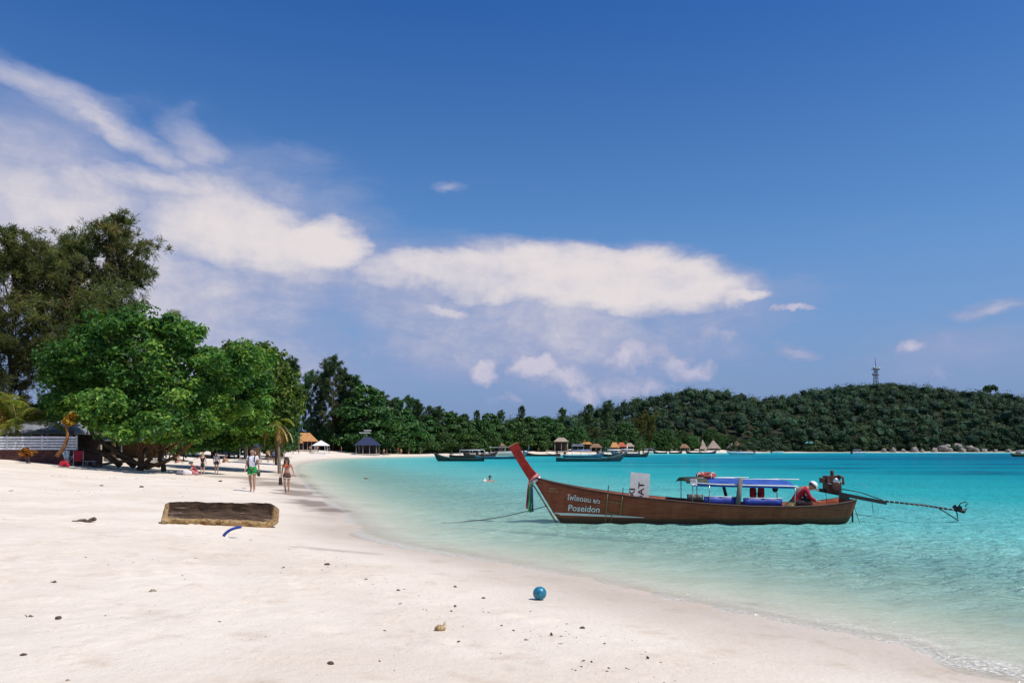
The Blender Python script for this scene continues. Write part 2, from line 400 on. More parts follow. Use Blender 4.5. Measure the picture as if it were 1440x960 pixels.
def ground(px, py, dmin=4.0, dmax=700.0):
    """where the sight line through a photo pixel meets the ground"""
    d = np.geomspace(dmin, dmax, 900); x = (px - 720) * d / F; z = ZC - (py - HZ) * d / F
    h = np.maximum(land_z(x, d), 0.0); i = np.argmax(z < h)
    if z[i] >= h[i]: i = len(d) - 1
    for _ in range(1):
        a, b = d[max(i - 1, 0)], d[i]; t = np.linspace(a, b, 30); xx = (px - 720) * t / F
        zz = ZC - (py - HZ) * t / F; hh = np.maximum(land_z(xx, t), 0.0); j = int(np.argmax(zz <= hh)); dd = t[j]
    return Vector(((px - 720) * dd / F, dd, float(max(gz((px - 720) * dd / F, dd), 0))))
def col(px, d, z=None):
    """the ground point in photo column px at distance d"""
    x = (px - 720) * d / F; return Vector((x, d, gz(x, d) if z is None else z))
def at(px, py, d): return Vector(((px - 720) * d / F, d, ZC - (py - HZ) * d / F))

# ------------------------------------------------------------------ the ground sheet (beach, sea bed, headland)
def axis(parts):
    out = [parts[0][0]]
    for a, b, st in parts:
        n = max(1, int(round((b - a) / st))); out += list(np.linspace(a, b, n + 1)[1:])
    return np.array(out)
gx = axis([(-4000, -800, 400), (-800, -200, 50), (-200, -80, 6), (-80, -30, 1.2), (-30, -14, 0.35), (-14, 9, 0.11), (9, 20, 0.35), (20, 60, 2), (60, 460, 5), (460, 900, 30), (900, 4000, 400)])
def smooth_sea(x, y, s):
    """evens out the sea bed where the two arms of the bay meet"""
    m = (s < -1.0) & (np.hypot(x, y) < 150); xm, ym, sm = x[m], y[m], s[m]; acc = sm.copy()
    for k in range(7):
        a = k * 0.8976; r = -0.5 * sm; acc = acc + shore_dist(xm + r * math.cos(a), ym + r * math.sin(a))
    o = s.copy(); w = np.clip((-sm - 1) / 2, 0, 1); o[m] = sm * (1 - w) + w * np.minimum(acc / 8, -0.8); return o
gy = axis([(-2000, -200, 200), (-200, -20, 20), (-20, 3, 1.5), (3, 24, 0.11), (24, 50, 0.3), (50, 110, 1.2), (110, 250, 2.5), (250, 640, 5), (640, 1000, 30), (1000, 5000, 400)])
XX, YY = np.meshgrid(gx, gy); xf, yf = XX.ravel(), YY.ravel()
sdist = shore_dist(xf, yf); zf = land_z(xf, yf, smooth_sea(xf, yf, sdist))
def grid_quads(nx, ny):
    i = np.arange(nx - 1)[None, :] + np.arange(ny - 1)[:, None] * nx
    return np.stack([i, i + 1, i + nx + 1, i + nx], -1).reshape(-1, 4)
# footprints and scuffs trodden into the dry sand
rs = np.random.RandomState(11)
dry = np.clip((sdist - 2.0) / 2.0, 0, 1); nearm = (np.hypot(xf, yf) < 60)
def dimple(cx, cy, rx, ry, ang, dep):
    global zf
    m = (np.abs(xf - cx) < 0.6) & (np.abs(yf - cy) < 0.6); 
    if not m.any(): return
    dx, dy = xf[m] - cx, yf[m] - cy; c, s_ = math.cos(ang), math.sin(ang)
    q = ((dx * c + dy * s_) / rx) ** 2 + ((-dx * s_ + dy * c) / ry) ** 2
    zf[m] += -dep * np.exp(-q * 1.3) + dep * 0.55 * np.exp(-(np.sqrt(q) - 1.7) ** 2 * 3)
for k in range(30):                                             # walking lines
    x0, y0 = rs.uniform(-14, -1), rs.uniform(5, 12); h = rs.uniform(-0.5, 0.5); n = rs.randint(10, 24)
    for j in range(n):
        px_, py_ = x0 - math.sin(h) * j * 0.66 + (-1) ** j * 0.1 * math.cos(h), y0 + math.cos(h) * j * 0.66
        if py_ > 26 or px_ < -16: break
        if shore_dist(px_, py_)[0] > 2.2: dimple(px_, py_, 0.055, 0.13, h + rs.uniform(-.2, .2), rs.uniform(0.03, 0.05))
for k in range(900):
    x0, y0 = rs.uniform(-15, 3), rs.uniform(4.5, 26)
    if shore_dist(x0, y0)[0] > 2.5: dimple(x0, y0, rs.uniform(.05, .16), rs.uniform(.06, .2), rs.uniform(0, 3), rs.uniform(0.008, 0.032))
wet = 0.40 * np.clip(1 - (sdist - 0.35 - 0.8 * fbm(xf / 2.2, yf / 2.2, 3)) / 1.8, 0, 1)
for (px, py, rx, ry, ang, wv) in [(466, 717, 0.9, 2.2, 0.3, 1.0), (478, 774, 0.9, 0.35, -0.35, 0.7), (448, 708, 1.0, 3.2, 0.35, 0.95), (430, 694, 1.2, 4.0, 0.4, 0.9), (400, 681, 2.2, 4.5, 0.5, 0.85), (350, 672, 4.5, 2.6, 0.1, 0.7), (420, 668, 2.2, 7, 0.4, 0.9)]:
    c_ = ground(px, py); dx, dy = xf - c_.x, yf - c_.y; cs, sn = math.cos(ang), math.sin(ang)
    q = np.sqrt(((dx * cs + dy * sn) / rx) ** 2 + ((-dx * sn + dy * cs) / ry) ** 2) + 0.9 * fbm(xf / 1.1, yf / 1.9, 4)
    wet = np.maximum(wet, wv * np.clip((1.15 - q) / 0.7, 0, 1))
wet *= np.clip((sdist + 1.3) / 1.0, 0.2, 1)
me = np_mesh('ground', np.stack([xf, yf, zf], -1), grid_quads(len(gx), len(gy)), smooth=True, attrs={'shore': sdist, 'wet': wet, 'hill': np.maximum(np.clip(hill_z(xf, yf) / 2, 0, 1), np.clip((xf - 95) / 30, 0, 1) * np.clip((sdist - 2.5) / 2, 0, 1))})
m, t, out = new_mat('sand')
a_s = N(t, 'ShaderNodeAttribute', attribute_name='shore'); a_w = N(t, 'ShaderNodeAttribute', attribute_name='wet'); a_h = N(t, 'ShaderNodeAttribute', attribute_name='hill')
geo = N(t, 'ShaderNodeNewGeometry'); pos = geo.outputs['Position']
n1 = noise(t, pos, 0.35, 5, 0.6); n2 = noise(t, pos, 9, 6, 0.7); n3 = noise(t, pos, 140, 3, 0.7); n4 = noise(t, pos, 1.7, 6, 0.65)
c = mixc(t, smap(t, n1.outputs['Fac'], 0.3, 0.7), (0.72, 0.612, 0.485), (0.83, 0.725, 0.595))
c = mixc(t, smap(t, n4.outputs['Fac'], 0.52, 0.72, 0, 0.6), c, (0.60, 0.475, 0.355))
c = mixc(t, smap(t, n3.outputs['Fac'], 0.35, 0.75, 0, 0.22), c, (0.52, 0.42, 0.34))
n5 = noise(t, pos, 34, 3, 0.5)
c = mixc(t, math_node(t, 'MULTIPLY', smap(t, n5.outputs['Fac'], 0.71, 0.77), smap(t, n4.outputs['Fac'], 0.45, 0.6)), c, (0.20, 0.14, 0.09))
wetf = math_node(t, 'MULTIPLY', a_w.outputs['Fac'], 1.0)
c = mixc(t, wetf, c, (0.27, 0.205, 0.15))
# leaf litter under the trees behind the beach
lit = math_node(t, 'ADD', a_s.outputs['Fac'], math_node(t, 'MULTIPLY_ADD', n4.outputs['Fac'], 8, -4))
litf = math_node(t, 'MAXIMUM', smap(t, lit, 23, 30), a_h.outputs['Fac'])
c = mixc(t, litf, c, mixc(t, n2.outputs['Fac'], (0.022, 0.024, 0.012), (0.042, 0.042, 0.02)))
b = N(t, 'ShaderNodeBsdfPrincipled'); L(t, c, b.inputs['Base Color'])
rg = N(t, 'ShaderNodeMapRange'); L(t, wetf, rg.inputs[0]); rg.inputs[3].default_value = 0.9; rg.inputs[4].default_value = 0.5
L(t, rg.outputs[0], b.inputs['Roughness']); b.inputs['Specular IOR Level'].default_value = 0.25
bh = math_node(t, 'ADD', math_node(t, 'MULTIPLY', n2.outputs['Fac'], 0.75), math_node(t, 'MULTIPLY', n3.outputs['Fac'], 0.12))
bh = math_node(t, 'MULTIPLY', bh, math_node(t, 'SUBTRACT', 1.0, math_node(t, 'MULTIPLY', wetf, 0.85)))
bn = N(t, 'ShaderNodeBump'); bn.inputs['Strength'].default_value = 0.75; bn.inputs['Distance'].default_value = 0.05
L(t, bh, bn.inputs['Height']); L(t, bn.outputs[0], b.inputs['Normal']); L(t, b.outputs[0], out.inputs[0])
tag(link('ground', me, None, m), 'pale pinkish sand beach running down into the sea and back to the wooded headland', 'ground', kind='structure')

# ------------------------------------------------------------------ the sea
wx = axis([(-400, -60, 20), (-60, -12, 1.5), (-12, -5, 0.3), (-5, 16, 0.10), (16, 30, 0.35), (30, 80, 2), (80, 500, 20), (500, 6000, 500)])
wy = axis([(-3000, -40, 200), (-40, 4, 4), (4, 28, 0.10), (28, 50, 0.35), (50, 120, 2), (120, 420, 6), (420, 4000, 300)])
XX, YY = np.meshgrid(wx, wy); xw, yw = XX.ravel(), YY.ravel()
sw = shore_dist(xw, yw); dep = np.maximum(-land_z(xw, yw, smooth_sea(xw, yw, sw)), 0)
fade = np.clip(1 - np.hypot(xw, yw) / 60, 0, 1) * np.clip(-sw / 4 + 0.15, 0.1, 1)
wz = np.zeros_like(xw); rs = np.random.RandomState(3)
for k in range(26):                                             # short wind ripples over a low swell
    lam = rs.uniform(0.25, 1.2); a = rs.normal(2.25, 0.55); ph = rs.uniform(0, 6.28); kx, ky = math.cos(a) * 6.283 / lam, math.sin(a) * 6.283 / lam
    wz += 0.0095 * lam ** 0.95 * np.sin(kx * xw + ky * yw + ph + 1.5 * fbm(xw / 3 + k, yw / 3, 2)) * fade
ridge = np.exp(-((sw + 0.42 + 0.35 * fbm(xw / 2.5, yw / 2.5, 3)) / 0.12) ** 2) * np.clip((xw - 1.5) / 3, 0, 1) * np.clip((16 - yw) / 4, 0, 1)
wz += 0.022 * ridge
me = np_mesh('sea', np.stack([xw, yw, wz], -1), grid_quads(len(wx), len(wy)), smooth=True, attrs={'depth': dep, 'shore': sw, 'ridge': ridge})
m, t, out = new_mat('sea_water')
a_d = N(t, 'ShaderNodeAttribute', attribute_name='depth'); a_s = N(t, 'ShaderNodeAttribute', attribute_name='shore'); a_r = N(t, 'ShaderNodeAttribute', attribute_name='ridge')
geo = N(t, 'ShaderNodeNewGeometry'); pos = geo.outputs['Position']
mp = N(t, 'ShaderNodeMapping'); L(t, pos, mp.inputs[0]); mp.inputs['Scale'].default_value = (0.35, 1, 1); mp.inputs['Rotation'].default_value = (0, 0, R(12))
mp2 = N(t, 'ShaderNodeMapping'); L(t, pos, mp2.inputs[0]); mp2.inputs['Scale'].default_value = (0.6, 1, 1); mp2.inputs['Rotation'].default_value = (0, 0, R(40))
grass = noise(t, mp.outputs[0], 0.045, 5, 0.62, 0.3)             # sea-grass and reef patches on the bed
ripp = noise(t, mp2.outputs[0], 3.6, 5, 0.66, 0.2); ripp2 = noise(t, mp2.outputs[0], 0.28, 5, 0.6)
rp = N(t, 'ShaderNodeValToRGB'); L(t, math_node(t, 'DIVIDE', a_d.outputs['Fac'], 4.5), rp.inputs[0])
e = rp.color_ramp.elements
e[0].position = 0.0; e[0].color = (0.62, 0.70, 0.54, 1); e[1].position = 1.0; e[1].color = (0.004, 0.115, 0.25, 1)
for p_, c_ in ((0.09, (0.46, 0.80, 0.66)), (0.19, (0.26, 0.80, 0.72)), (0.30, (0.05, 0.62, 0.62)), (0.45, (0.004, 0.42, 0.50)), (0.68, (0.002, 0.23, 0.37))):
    k = e.new(p_); k.color = (*c_, 1)
gm = math_node(t, 'MULTIPLY', smap(t, grass.outputs['Fac'], 0.50, 0.62, 0, 0.9), smap(t, a_d.outputs['Fac'], 1.2, 2.3))
body = mixc(t, gm, rp.outputs[0], (0.010, 0.105, 0.185))
body = mixc(t, smap(t, ripp2.outputs['Fac'], 0.35, 0.7, 0, 0.15), body, (0.02, 0.28, 0.36))
mp3 = N(t, 'ShaderNodeMapping'); L(t, pos, mp3.inputs[0]); mp3.inputs['Scale'].default_value = (0.45, 1.5, 1); mp3.inputs['Rotation'].default_value = (0, 0, R(-14))
net = N(t, 'ShaderNodeTexVoronoi', feature='SMOOTH_F1'); net.inputs['Scale'].default_value = 2.3; L(t, mp3.outputs[0], net.inputs['Vector'])
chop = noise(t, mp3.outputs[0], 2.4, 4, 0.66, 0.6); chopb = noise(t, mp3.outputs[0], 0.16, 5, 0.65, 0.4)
body = mixc(t, smap(t, chop.outputs['Fac'], 0.52, 0.66, 0, 0.35), body, mixc(t, 1.0, body, (0.5, 0.66, 0.68), 'MULTIPLY'))  # dark ripple strokes painted into the water colour, standing in for their reflections
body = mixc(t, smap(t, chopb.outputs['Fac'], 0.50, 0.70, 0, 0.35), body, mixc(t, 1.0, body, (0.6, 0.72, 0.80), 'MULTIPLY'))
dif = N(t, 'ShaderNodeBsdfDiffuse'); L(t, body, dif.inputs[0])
tra = N(t, 'ShaderNodeBsdfTransparent')
tt = math_node(t, 'POWER', 0.5, math_node(t, 'MULTIPLY', a_d.outputs['Fac'], 2.0))
L(t, mixc(t, tt, (0.25, 0.80, 0.78), (0.98, 1.0, 0.99)), tra.inputs[0])
mx = N(t, 'ShaderNodeMixShader'); L(t, math_node(t, 'SUBTRACT', 1.0, math_node(t, 'POWER', 0.5, math_node(t, 'MULTIPLY', a_d.outputs['Fac'], 3.6))), mx.inputs[0])
L(t, tra.outputs[0], mx.inputs[1]); L(t, dif.outputs[0], mx.inputs[2])
ad = N(t, 'ShaderNodeVectorMath', operation='LENGTH'); L(t, pos, ad.inputs[0])
bn = N(t, 'ShaderNodeBump'); bn.inputs['Strength'].default_value = 1.0; bn.inputs['Distance'].default_value = 0.17
hh = math_node(t, 'ADD', math_node(t, 'MULTIPLY', ripp.outputs['Fac'], 1.0), math_node(t, 'MULTIPLY', ripp2.outputs['Fac'], 1.0))
wavelet = noise(t, mp3.outputs[0], 6.0, 3, 0.6, 0.7)
hh = math_node(t, 'ADD', hh, math_node(t, 'ADD', math_node(t, 'MULTIPLY', chop.outputs['Fac'], 1.8), math_node(t, 'MULTIPLY', wavelet.outputs['Fac'], 2.0)))
L(t, math_node(t, 'MULTIPLY', hh, smap(t, a_d.outputs['Fac'], 0.0, 0.5, 0.15, 1.0)), bn.inputs['Height'])
L(t, bn.outputs[0], dif.inputs['Normal'])
gl = N(t, 'ShaderNodeBsdfGlossy'); gl.inputs['Roughness'].default_value = 0.06
bn2 = N(t, 'ShaderNodeBump'); bn2.inputs['Strength'].default_value = 1.0; bn2.inputs['Distance'].default_value = 0.05; L(t, hh, bn2.inputs['Height']); L(t, bn2.outputs[0], gl.inputs['Normal'])
fr = N(t, 'ShaderNodeFresnel'); fr.inputs['IOR'].default_value = 1.33; L(t, bn2.outputs[0], fr.inputs['Normal'])
fx = math_node(t, 'MINIMUM', math_node(t, 'MULTIPLY', fr.outputs[0], 0.6), 0.22)
mx2 = N(t, 'ShaderNodeMixShader'); L(t, fx, mx2.inputs[0]); L(t, mx.outputs[0], mx2.inputs[1]); L(t, gl.outputs[0], mx2.inputs[2])
# broken foam where the last ripple runs up the sand
foam_n = noise(t, pos, 20, 5, 0.72); foam_d = N(t, 'ShaderNodeBsdfDiffuse'); foam_d.inputs[0].default_value = (0.78, 0.76, 0.71, 1)
edge = math_node(t, 'MULTIPLY', smap(t, a_s.outputs['Fac'], -0.35, -0.05), smap(t, a_s.outputs['Fac'], 0.25, 0.05))
ff = math_node(t, 'ADD', math_node(t, 'MULTIPLY', a_r.outputs['Fac'], 0.5), math_node(t, 'MULTIPLY', edge, 0.85))
ff = math_node(t, 'MULTIPLY', ff, smap(t, foam_n.outputs['Fac'], 0.40, 0.66))
mx3 = N(t, 'ShaderNodeMixShader'); L(t, ff, mx3.inputs[0]); L(t, mx2.outputs[0], mx3.inputs[1]); L(t, foam_d.outputs[0], mx3.inputs[2])
L(t, mx3.outputs[0], out.inputs[0])
tag(link('sea', me, None, m), 'clear turquoise sea shading to deep blue towards the headland', 'sea', kind='structure')
# ------------------------------------------------------------------ foliage
def unit(a): return a / np.maximum(np.linalg.norm(a, axis=-1, keepdims=True), 1e-9)
def leaf_quads(c, nrm, length, width, rs, axis_dir=None, fold=0.0):
    """one rhombic leaf per row of c"""
    n = len(c); r = rs.normal(size=(n, 3)) if axis_dir is None else axis_dir
    t = unit(r - (r * nrm).sum(1, keepdims=True) * nrm) if axis_dir is None else unit(axis_dir)
    b = unit(np.cross(nrm, t)); Ln, W = length[:, None] / 2, width[:, None] / 2
    sag = nrm * (-fold) * Ln
    v = np.stack([c - t * Ln + sag, c + b * W, c + t * Ln + sag, c - b * W], 1).reshape(-1, 3)
    return v, np.arange(n * 4).reshape(-1, 4)
def clump_leaves(centres, radii, per, size, rs, up=0.5, aspect=0.6, squash=0.75, base_var=None, spread=0.28):
    """leaves in rosettes round clump centres; leaves face outwards and up"""
    k = len(centres); n = k * per
    d = unit(rs.normal(size=(n, 3)) + np.array([0, 0, 0.45])); rad = np.repeat(radii, per)[:, None] * rs.uniform(0.45, 1.0, (n, 1))
    c = np.repeat(centres, per, 0) + d * rad * np.array([1, 1, squash])
    nrm = unit(d * 0.6 + np.array([0, 0, up]) + rs.normal(size=(n, 3)) * 0.45)
    s = size * rs.uniform(0.65, 1.3, n)
    v, q = leaf_quads(c, nrm, s, s * aspect, rs, fold=0.25)
    bv = 0.45 if base_var is None else np.repeat(base_var, per)
    return v, q, np.clip(bv + rs.normal(size=n) * spread, 0, 1)
def shell_points(n, rs, lobes, inner=0.75, zmin=-0.5):
    """points near the outer surface of a union of ellipsoid lobes (cx,cy,cz,rx,ry,rz)"""
    lobes = np.array(lobes, float); w = (lobes[:, 3] * lobes[:, 5]); w = w / w.sum(); out = []
    while sum(len(o) for o in out) < n:
        i = rs.choice(len(lobes), 4 * n, p=w); d = unit(rs.normal(size=(4 * n, 3)))
        d = d[d[:, 2] > zmin]; i = i[:len(d)]
        p = lobes[i, :3] + d * lobes[i, 3:] * rs.uniform(inner, 1.02, (len(d), 1))
        ins = np.zeros(len(p))
        for l in lobes: ins += (((p - l[:3]) / l[3:]) ** 2).sum(1) < 0.62
        out.append(p[ins == 0])
    return np.concatenate(out)[:n]
def foliage(name, v, q, var, m, parent): return link(name, np_mesh(name, v, q, var), parent, m)
def limb(mb, pts, r0, r1, seg=7, rs=None, wob=0.0):
    """a tapered branch through pts, smoothed"""
    P = [Vector(p) for p in pts]; E = [2 * P[0] - P[1]] + P + [2 * P[-1] - P[-2]]; out = []
    for i in range(1, len(E) - 2):
        a, b, c, d = E[i - 1:i + 3]
        for k in range(4):
            t = k / 4; out.append(0.5 * ((2 * b) + (c - a) * t + (2 * a - 5 * b + 4 * c - d) * t * t + (3 * b - a - 3 * c + d) * t ** 3))
    out.append(P[-1]); n = len(out)
    if rs is not None and wob: out = [p + Vector(rs.normal(size=3) * wob * (0 < i < n - 1)) for i, p in enumerate(out)]
    mb.tube(out, [r0 + (r1 - r0) * (i / (n - 1)) for i in range(n)], seg)

def leafy_tree(name, seed, lobes, n_clump, per, leaf, clump_r, m, trunk_h, trunk_r, bark, label=None, cat='tree', group=None, zmin=-0.5, aspect=0.6):
    rs = np.random.RandomState(seed); root = empty(name, label=label, cat=cat, group=group)
    pts = shell_points(n_clump, rs, lobes, 0.7, zmin); rad = clump_r * rs.uniform(0.7, 1.35, len(pts))
    v, q, var = clump_leaves(pts, rad, per, leaf, rs, base_var=np.clip(0.45 + rs.normal(size=len(pts)) * 0.16, 0, 1), aspect=aspect)
    foliage('crown', v, q, var, m, root)
    mb = MB(); top = Vector((0, 0, trunk_h)); limb(mb, [(0, 0, -0.3), (0.1 * trunk_r, 0, trunk_h * 0.5), top], trunk_r, trunk_r * 0.7, 8, rs, trunk_r * 0.08)
    for l in lobes:
        for k in range(3):
            e = Vector(l[:3]) + Vector(rs.uniform(-0.5, 0.5, 3)) * l[3]; mid = (top + e) / 2 + Vector((0, 0, 0.12 * (e - top).length))
            limb(mb, [top - Vector((0, 0, rs.uniform(0, .35) * trunk_h)), mid, e], trunk_r * 0.5, trunk_r * 0.12, 6, rs, trunk_r * 0.1)
    mb.build('trunk', bark, root); return root

def casuarina(name, seed, h, w, n_br, per, needle, m, bark, base=0.22, tip=1.0, label=None, group=None, width=0.05, lean=0.0, dens=2.0):
    """feathery she-oak: upswept branches ending in drooping needle sprays"""
    rs = np.random.RandomState(seed); root = empty(name, label=label, cat='tree', group=group)
    mb = MB(); lead = [(0, 0, -0.3)] + [(lean * h * (k / 5) ** 1.5 + rs.normal() * 0.012 * h, rs.normal() * 0.012 * h, h * k / 5) for k in range(1, 6)]
    limb(mb, lead, h * 0.008 + 0.05, 0.02, 8)
    LP = np.array(lead); C = []; D = []; V = []
    for i in range(n_br):
        t = base + (1 - base) * (i + rs.rand()) / n_br
        p0 = np.array([np.interp(t * h, LP[:, 2], LP[:, k]) for k in range(3)])
        a = rs.uniform(0, 6.283); e = R(rs.uniform(12, 52) + 25 * t)
        ln = w * (0.32 + 0.68 * math.sin(math.pi * min(1, (0.12 + (1 - t) * 0.95)) ** 0.8)) * rs.uniform(0.55, 1.15) * (1.0 if t < .9 else tip * 0.6)
        dr = np.array([math.cos(a) * math.cos(e), math.sin(a) * math.cos(e), math.sin(e)])
        mid = p0 + dr * ln * 0.5 + rs.normal(size=3) * ln * 0.05; p1 = p0 + dr * ln + np.array([0, 0, -0.10 * ln]) + rs.normal(size=3) * 0.06 * ln
        limb(mb, [p0, mid, p1], 0.012 * ln + 0.02, 0.012, 5)
        nt = max(3, int(ln * dens)); bv = np.clip(0.42 + rs.normal() * 0.2, 0, 1)
        for k in range(nt):                                     # tufts along the branch
            f = rs.uniform(0.3, 1.05); cc = p0 + (mid - p0) * min(1, 2 * f) + (p1 - mid) * max(0, 2 * f - 1) + rs.normal(size=3) * np.array([.16, .16, .12]) * ln * 0.6
            n = per; tr = rs.uniform(0.35, 0.8) * (0.6 + 0.09 * ln)
            d = unit(rs.normal(size=(n, 3)) * 0.8 + dr * 0.8 + np.array([0, 0, rs.uniform(-0.2, .45)]))
            C.append(cc + d * tr * rs.uniform(0.2, 1.0, (n, 1)) + np.array([0, 0, -0.1])); D.append(unit(d + rs.normal(size=(n, 3)) * 0.35 + np.array([0, 0, -0.35]))); V.append(np.clip(bv + rs.normal(size=n) * 0.2, 0, 1))
    n = per * 6; top = np.array([0, 0, h]) + LP[-1] * [1, 1, 0]
    C.append(top + rs.normal(size=(n, 3)) * np.array([.05, .05, .10]) * w * np.linspace(1.8, .3, n)[:, None] + np.array([0, 0, 1]) * np.linspace(-.16, .03, n)[:, None] * h * .7); D.append(unit(rs.normal(size=(n, 3)) * .4 + np.array([0, 0, 1.0]))); V.append(rs.uniform(0.2, .8, n))
    C, D, V = np.concatenate(C), np.concatenate(D), np.concatenate(V)
    nn = unit(np.cross(D, rs.normal(size=C.shape))); ln = needle * rs.uniform(0.6, 1.3, len(C))
    v, q = leaf_quads(C, nn, ln, np.full(len(C), width) * rs.uniform(.7, 1.4, len(C)), rs, axis_dir=D)
    foliage('crown', v, q, V, m, root); mb.build('trunk', bark, root); return root

def palm(name, seed, h, n_fr, fl, m, bark, lean=(0.3, 0), droop=0.9, label=None, leaflets=34, m_old=None, n_old=0, lw=0.06):
    rs = np.random.RandomState(seed); root = empty(name, label=label, cat='palm tree')
    top = Vector((lean[0] * h, lean[1] * h, h)); mb = MB()
    limb(mb, [(0, 0, -0.3), (lean[0] * h * 0.25, lean[1] * h * .25, h * 0.4), top], 0.17, 0.12, 9); mb.build('trunk', bark, root)
    for i in range(n_fr + n_old):
        old = i >= n_fr
        a = 2 * math.pi * (i * 0.382 + rs.uniform(-.05, .05)); e = R(rs.uniform(5, 75)) if not old else R(rs.uniform(-65, -15)); ln = fl * rs.uniform(0.75, 1.1)
        d = Vector((math.cos(a) * math.cos(e), math.sin(a) * math.cos(e), math.sin(e))); p = top.copy(); pts = [p.copy()]; st = ln / 10
        for k in range(10):
            p = p + d * st; pts.append(p.copy()); d = (d + Vector((0, 0, -0.028 * droop * (k + 2)))).normalized()
        mb = MB(); mb.tube(pts, [0.03 * (1 - j / 11) + 0.006 for j in range(11)], 5); fr = mb.build('frond', MATS['frond_dry'] if old else MATS['frond_green'], root)
        PP = np.array([tuple(x) for x in pts]); tt = np.linspace(0.12, 1, leaflets); C, D, W = [], [], []
        for s in (-1, 1):
            for u in tt:
                j = min(9, int(u * 10)); f = u * 10 - j; c = PP[j] * (1 - f) + PP[j + 1] * f; ax = PP[j + 1] - PP[j]; ax /= np.linalg.norm(ax)
                sd = np.cross(ax, [0, 0, 1]); sd /= max(np.linalg.norm(sd), 1e-6)
                dd = sd * s * 0.9 + ax * 0.65 + np.array([0, 0, -0.35 - 0.25 * rs.rand()]); dd /= np.linalg.norm(dd)
                l = fl * 0.27 * (math.sin(math.pi * (0.12 + 0.83 * u)) ** 0.7) * rs.uniform(.85, 1.1); C.append(c + dd * l / 2); D.append(dd); W.append(l)
        C, D, W = np.array(C), np.array(D), np.array(W); nn = unit(np.cross(D, np.cross(D, np.array([0, 0, 1.0])) + rs.normal(size=D.shape) * .2))
        v, q = leaf_quads(C, nn, W, np.full(len(W), lw), rs, axis_dir=D)
        foliage('leaflets', v, q, np.clip(rs.normal(0.5, .22, len(q)), 0, 1), (m_old or m) if old else m, fr)
    return root
mat('frond_green', (0.20, 0.19, 0.04)); mat('frond_dry', (0.42, 0.28, 0.12))
# ------------------------------------------------------------------ near trees on the left
# big spreading beach almond: many leaning stems under one dome of large leaves
TB = col(205, 51.5)
def loc_(px, py, d): return at(px, py, d) - TB
big = empty('beach_almond_tree', TB, label='broad glossy green beach tree with leaning tangled stems above the shaded sand', cat='tree')
rs = np.random.RandomState(21); px2m = 52.0 / F
lob = []
for (px, py, rx, rz, dd) in [(205, 510, 104, 58, 0), (135, 545, 66, 62, 0.5), (258, 540, 80, 66, -0.8), (232, 592, 72, 40, -2.6), (340, 560, 56, 74, 9),
                             (160, 580, 50, 40, -1.5), (300, 596, 56, 38, 13), (110, 560, 40, 50, 2.5), (205, 484, 62, 32, 1.0), (300, 616, 46, 26, 12.0), (340, 608, 46, 34, 12.0), (235, 600, 54, 24, -2.6)]:
    c = loc_(px, py, 52 + dd); lob.append((c.x, c.y, c.z, rx * px2m, rx * px2m * 0.72, rz * px2m))
def lumpy(p, amp, f): return p * 1.0 + unit(p - np.array([0, 0, 3.0])) * (amp * (fbm(p[:, 0] / f + p[:, 2] / f * .7, p[:, 1] / f + p[:, 2] / f * .9, 2)))[:, None]
for k in range(11):                                               # boughs breaking the outline
    l0 = lob[rs.randint(0, 5)]; dv = unit(rs.normal(size=3) + np.array([0, -.2, .0])); r0 = rs.uniform(.8, 1.3); lob.append((l0[0] + dv[0] * l0[3], l0[1] + dv[1] * l0[4], l0[2] + dv[2] * l0[5], r0, r0, r0 * .75))
pts = lumpy(shell_points(430, rs, lob, 0.84, -0.8), 2.6, 1.6)
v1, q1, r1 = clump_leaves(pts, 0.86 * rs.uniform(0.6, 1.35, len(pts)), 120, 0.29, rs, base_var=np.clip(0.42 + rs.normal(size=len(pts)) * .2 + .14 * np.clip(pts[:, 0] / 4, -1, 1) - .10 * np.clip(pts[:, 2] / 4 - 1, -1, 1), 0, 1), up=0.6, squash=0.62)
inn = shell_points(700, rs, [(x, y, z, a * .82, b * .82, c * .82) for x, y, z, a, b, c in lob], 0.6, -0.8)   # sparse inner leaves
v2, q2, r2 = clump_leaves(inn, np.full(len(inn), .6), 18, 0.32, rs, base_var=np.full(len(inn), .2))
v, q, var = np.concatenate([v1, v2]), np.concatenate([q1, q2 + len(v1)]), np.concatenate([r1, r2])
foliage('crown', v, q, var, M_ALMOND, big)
def stem(pxs, r0, r1, bark, name='stem', d0=51.5):
    mb = MB(); limb(mb, [loc_(px, py, d0 + dd) for px, py, dd in pxs], r0, r1, 8, rs, 0.02); return mb.build(name, bark, big)
stem([(196, 664, 0), (200, 640, 0), (206, 615, .2), (205, 560, 0.5)], 0.22, 0.12, M_BARK)
stem([(196, 662, 0), (214, 640, -.4), (240, 618, -.6), (262, 585, -1)], 0.17, 0.07, M_BARK)
stem([(230, 662, 0.4), (226, 640, 0.2), (233, 615, .2), (250, 570, 0)], 0.18, 0.08, M_BARK)
stem([(170, 655, 0.6), (150, 640, .4), (128, 634, 0.8), (108, 630, 1.2)], 0.20, 0.10, M_BARK)
stem([(190, 655, 1), (160, 632, 1), (130, 610, 1.5), (120, 570, 1.6)], 0.24, 0.1, M_BARK)
stem([(205, 658, 0), (240, 645, -.5), (268, 625, -1), (290, 600, -1.6)], 0.13, 0.05, M_TWIG)
stem([(225, 655, 0), (180, 648, -.3), (150, 652, -.5), (130, 655, -.5)], 0.12, 0.06, M_BARK)
stem([(200, 656, 0), (170, 638, -.5), (140, 640, -.3)], 0.11, 0.05, M_BARK)
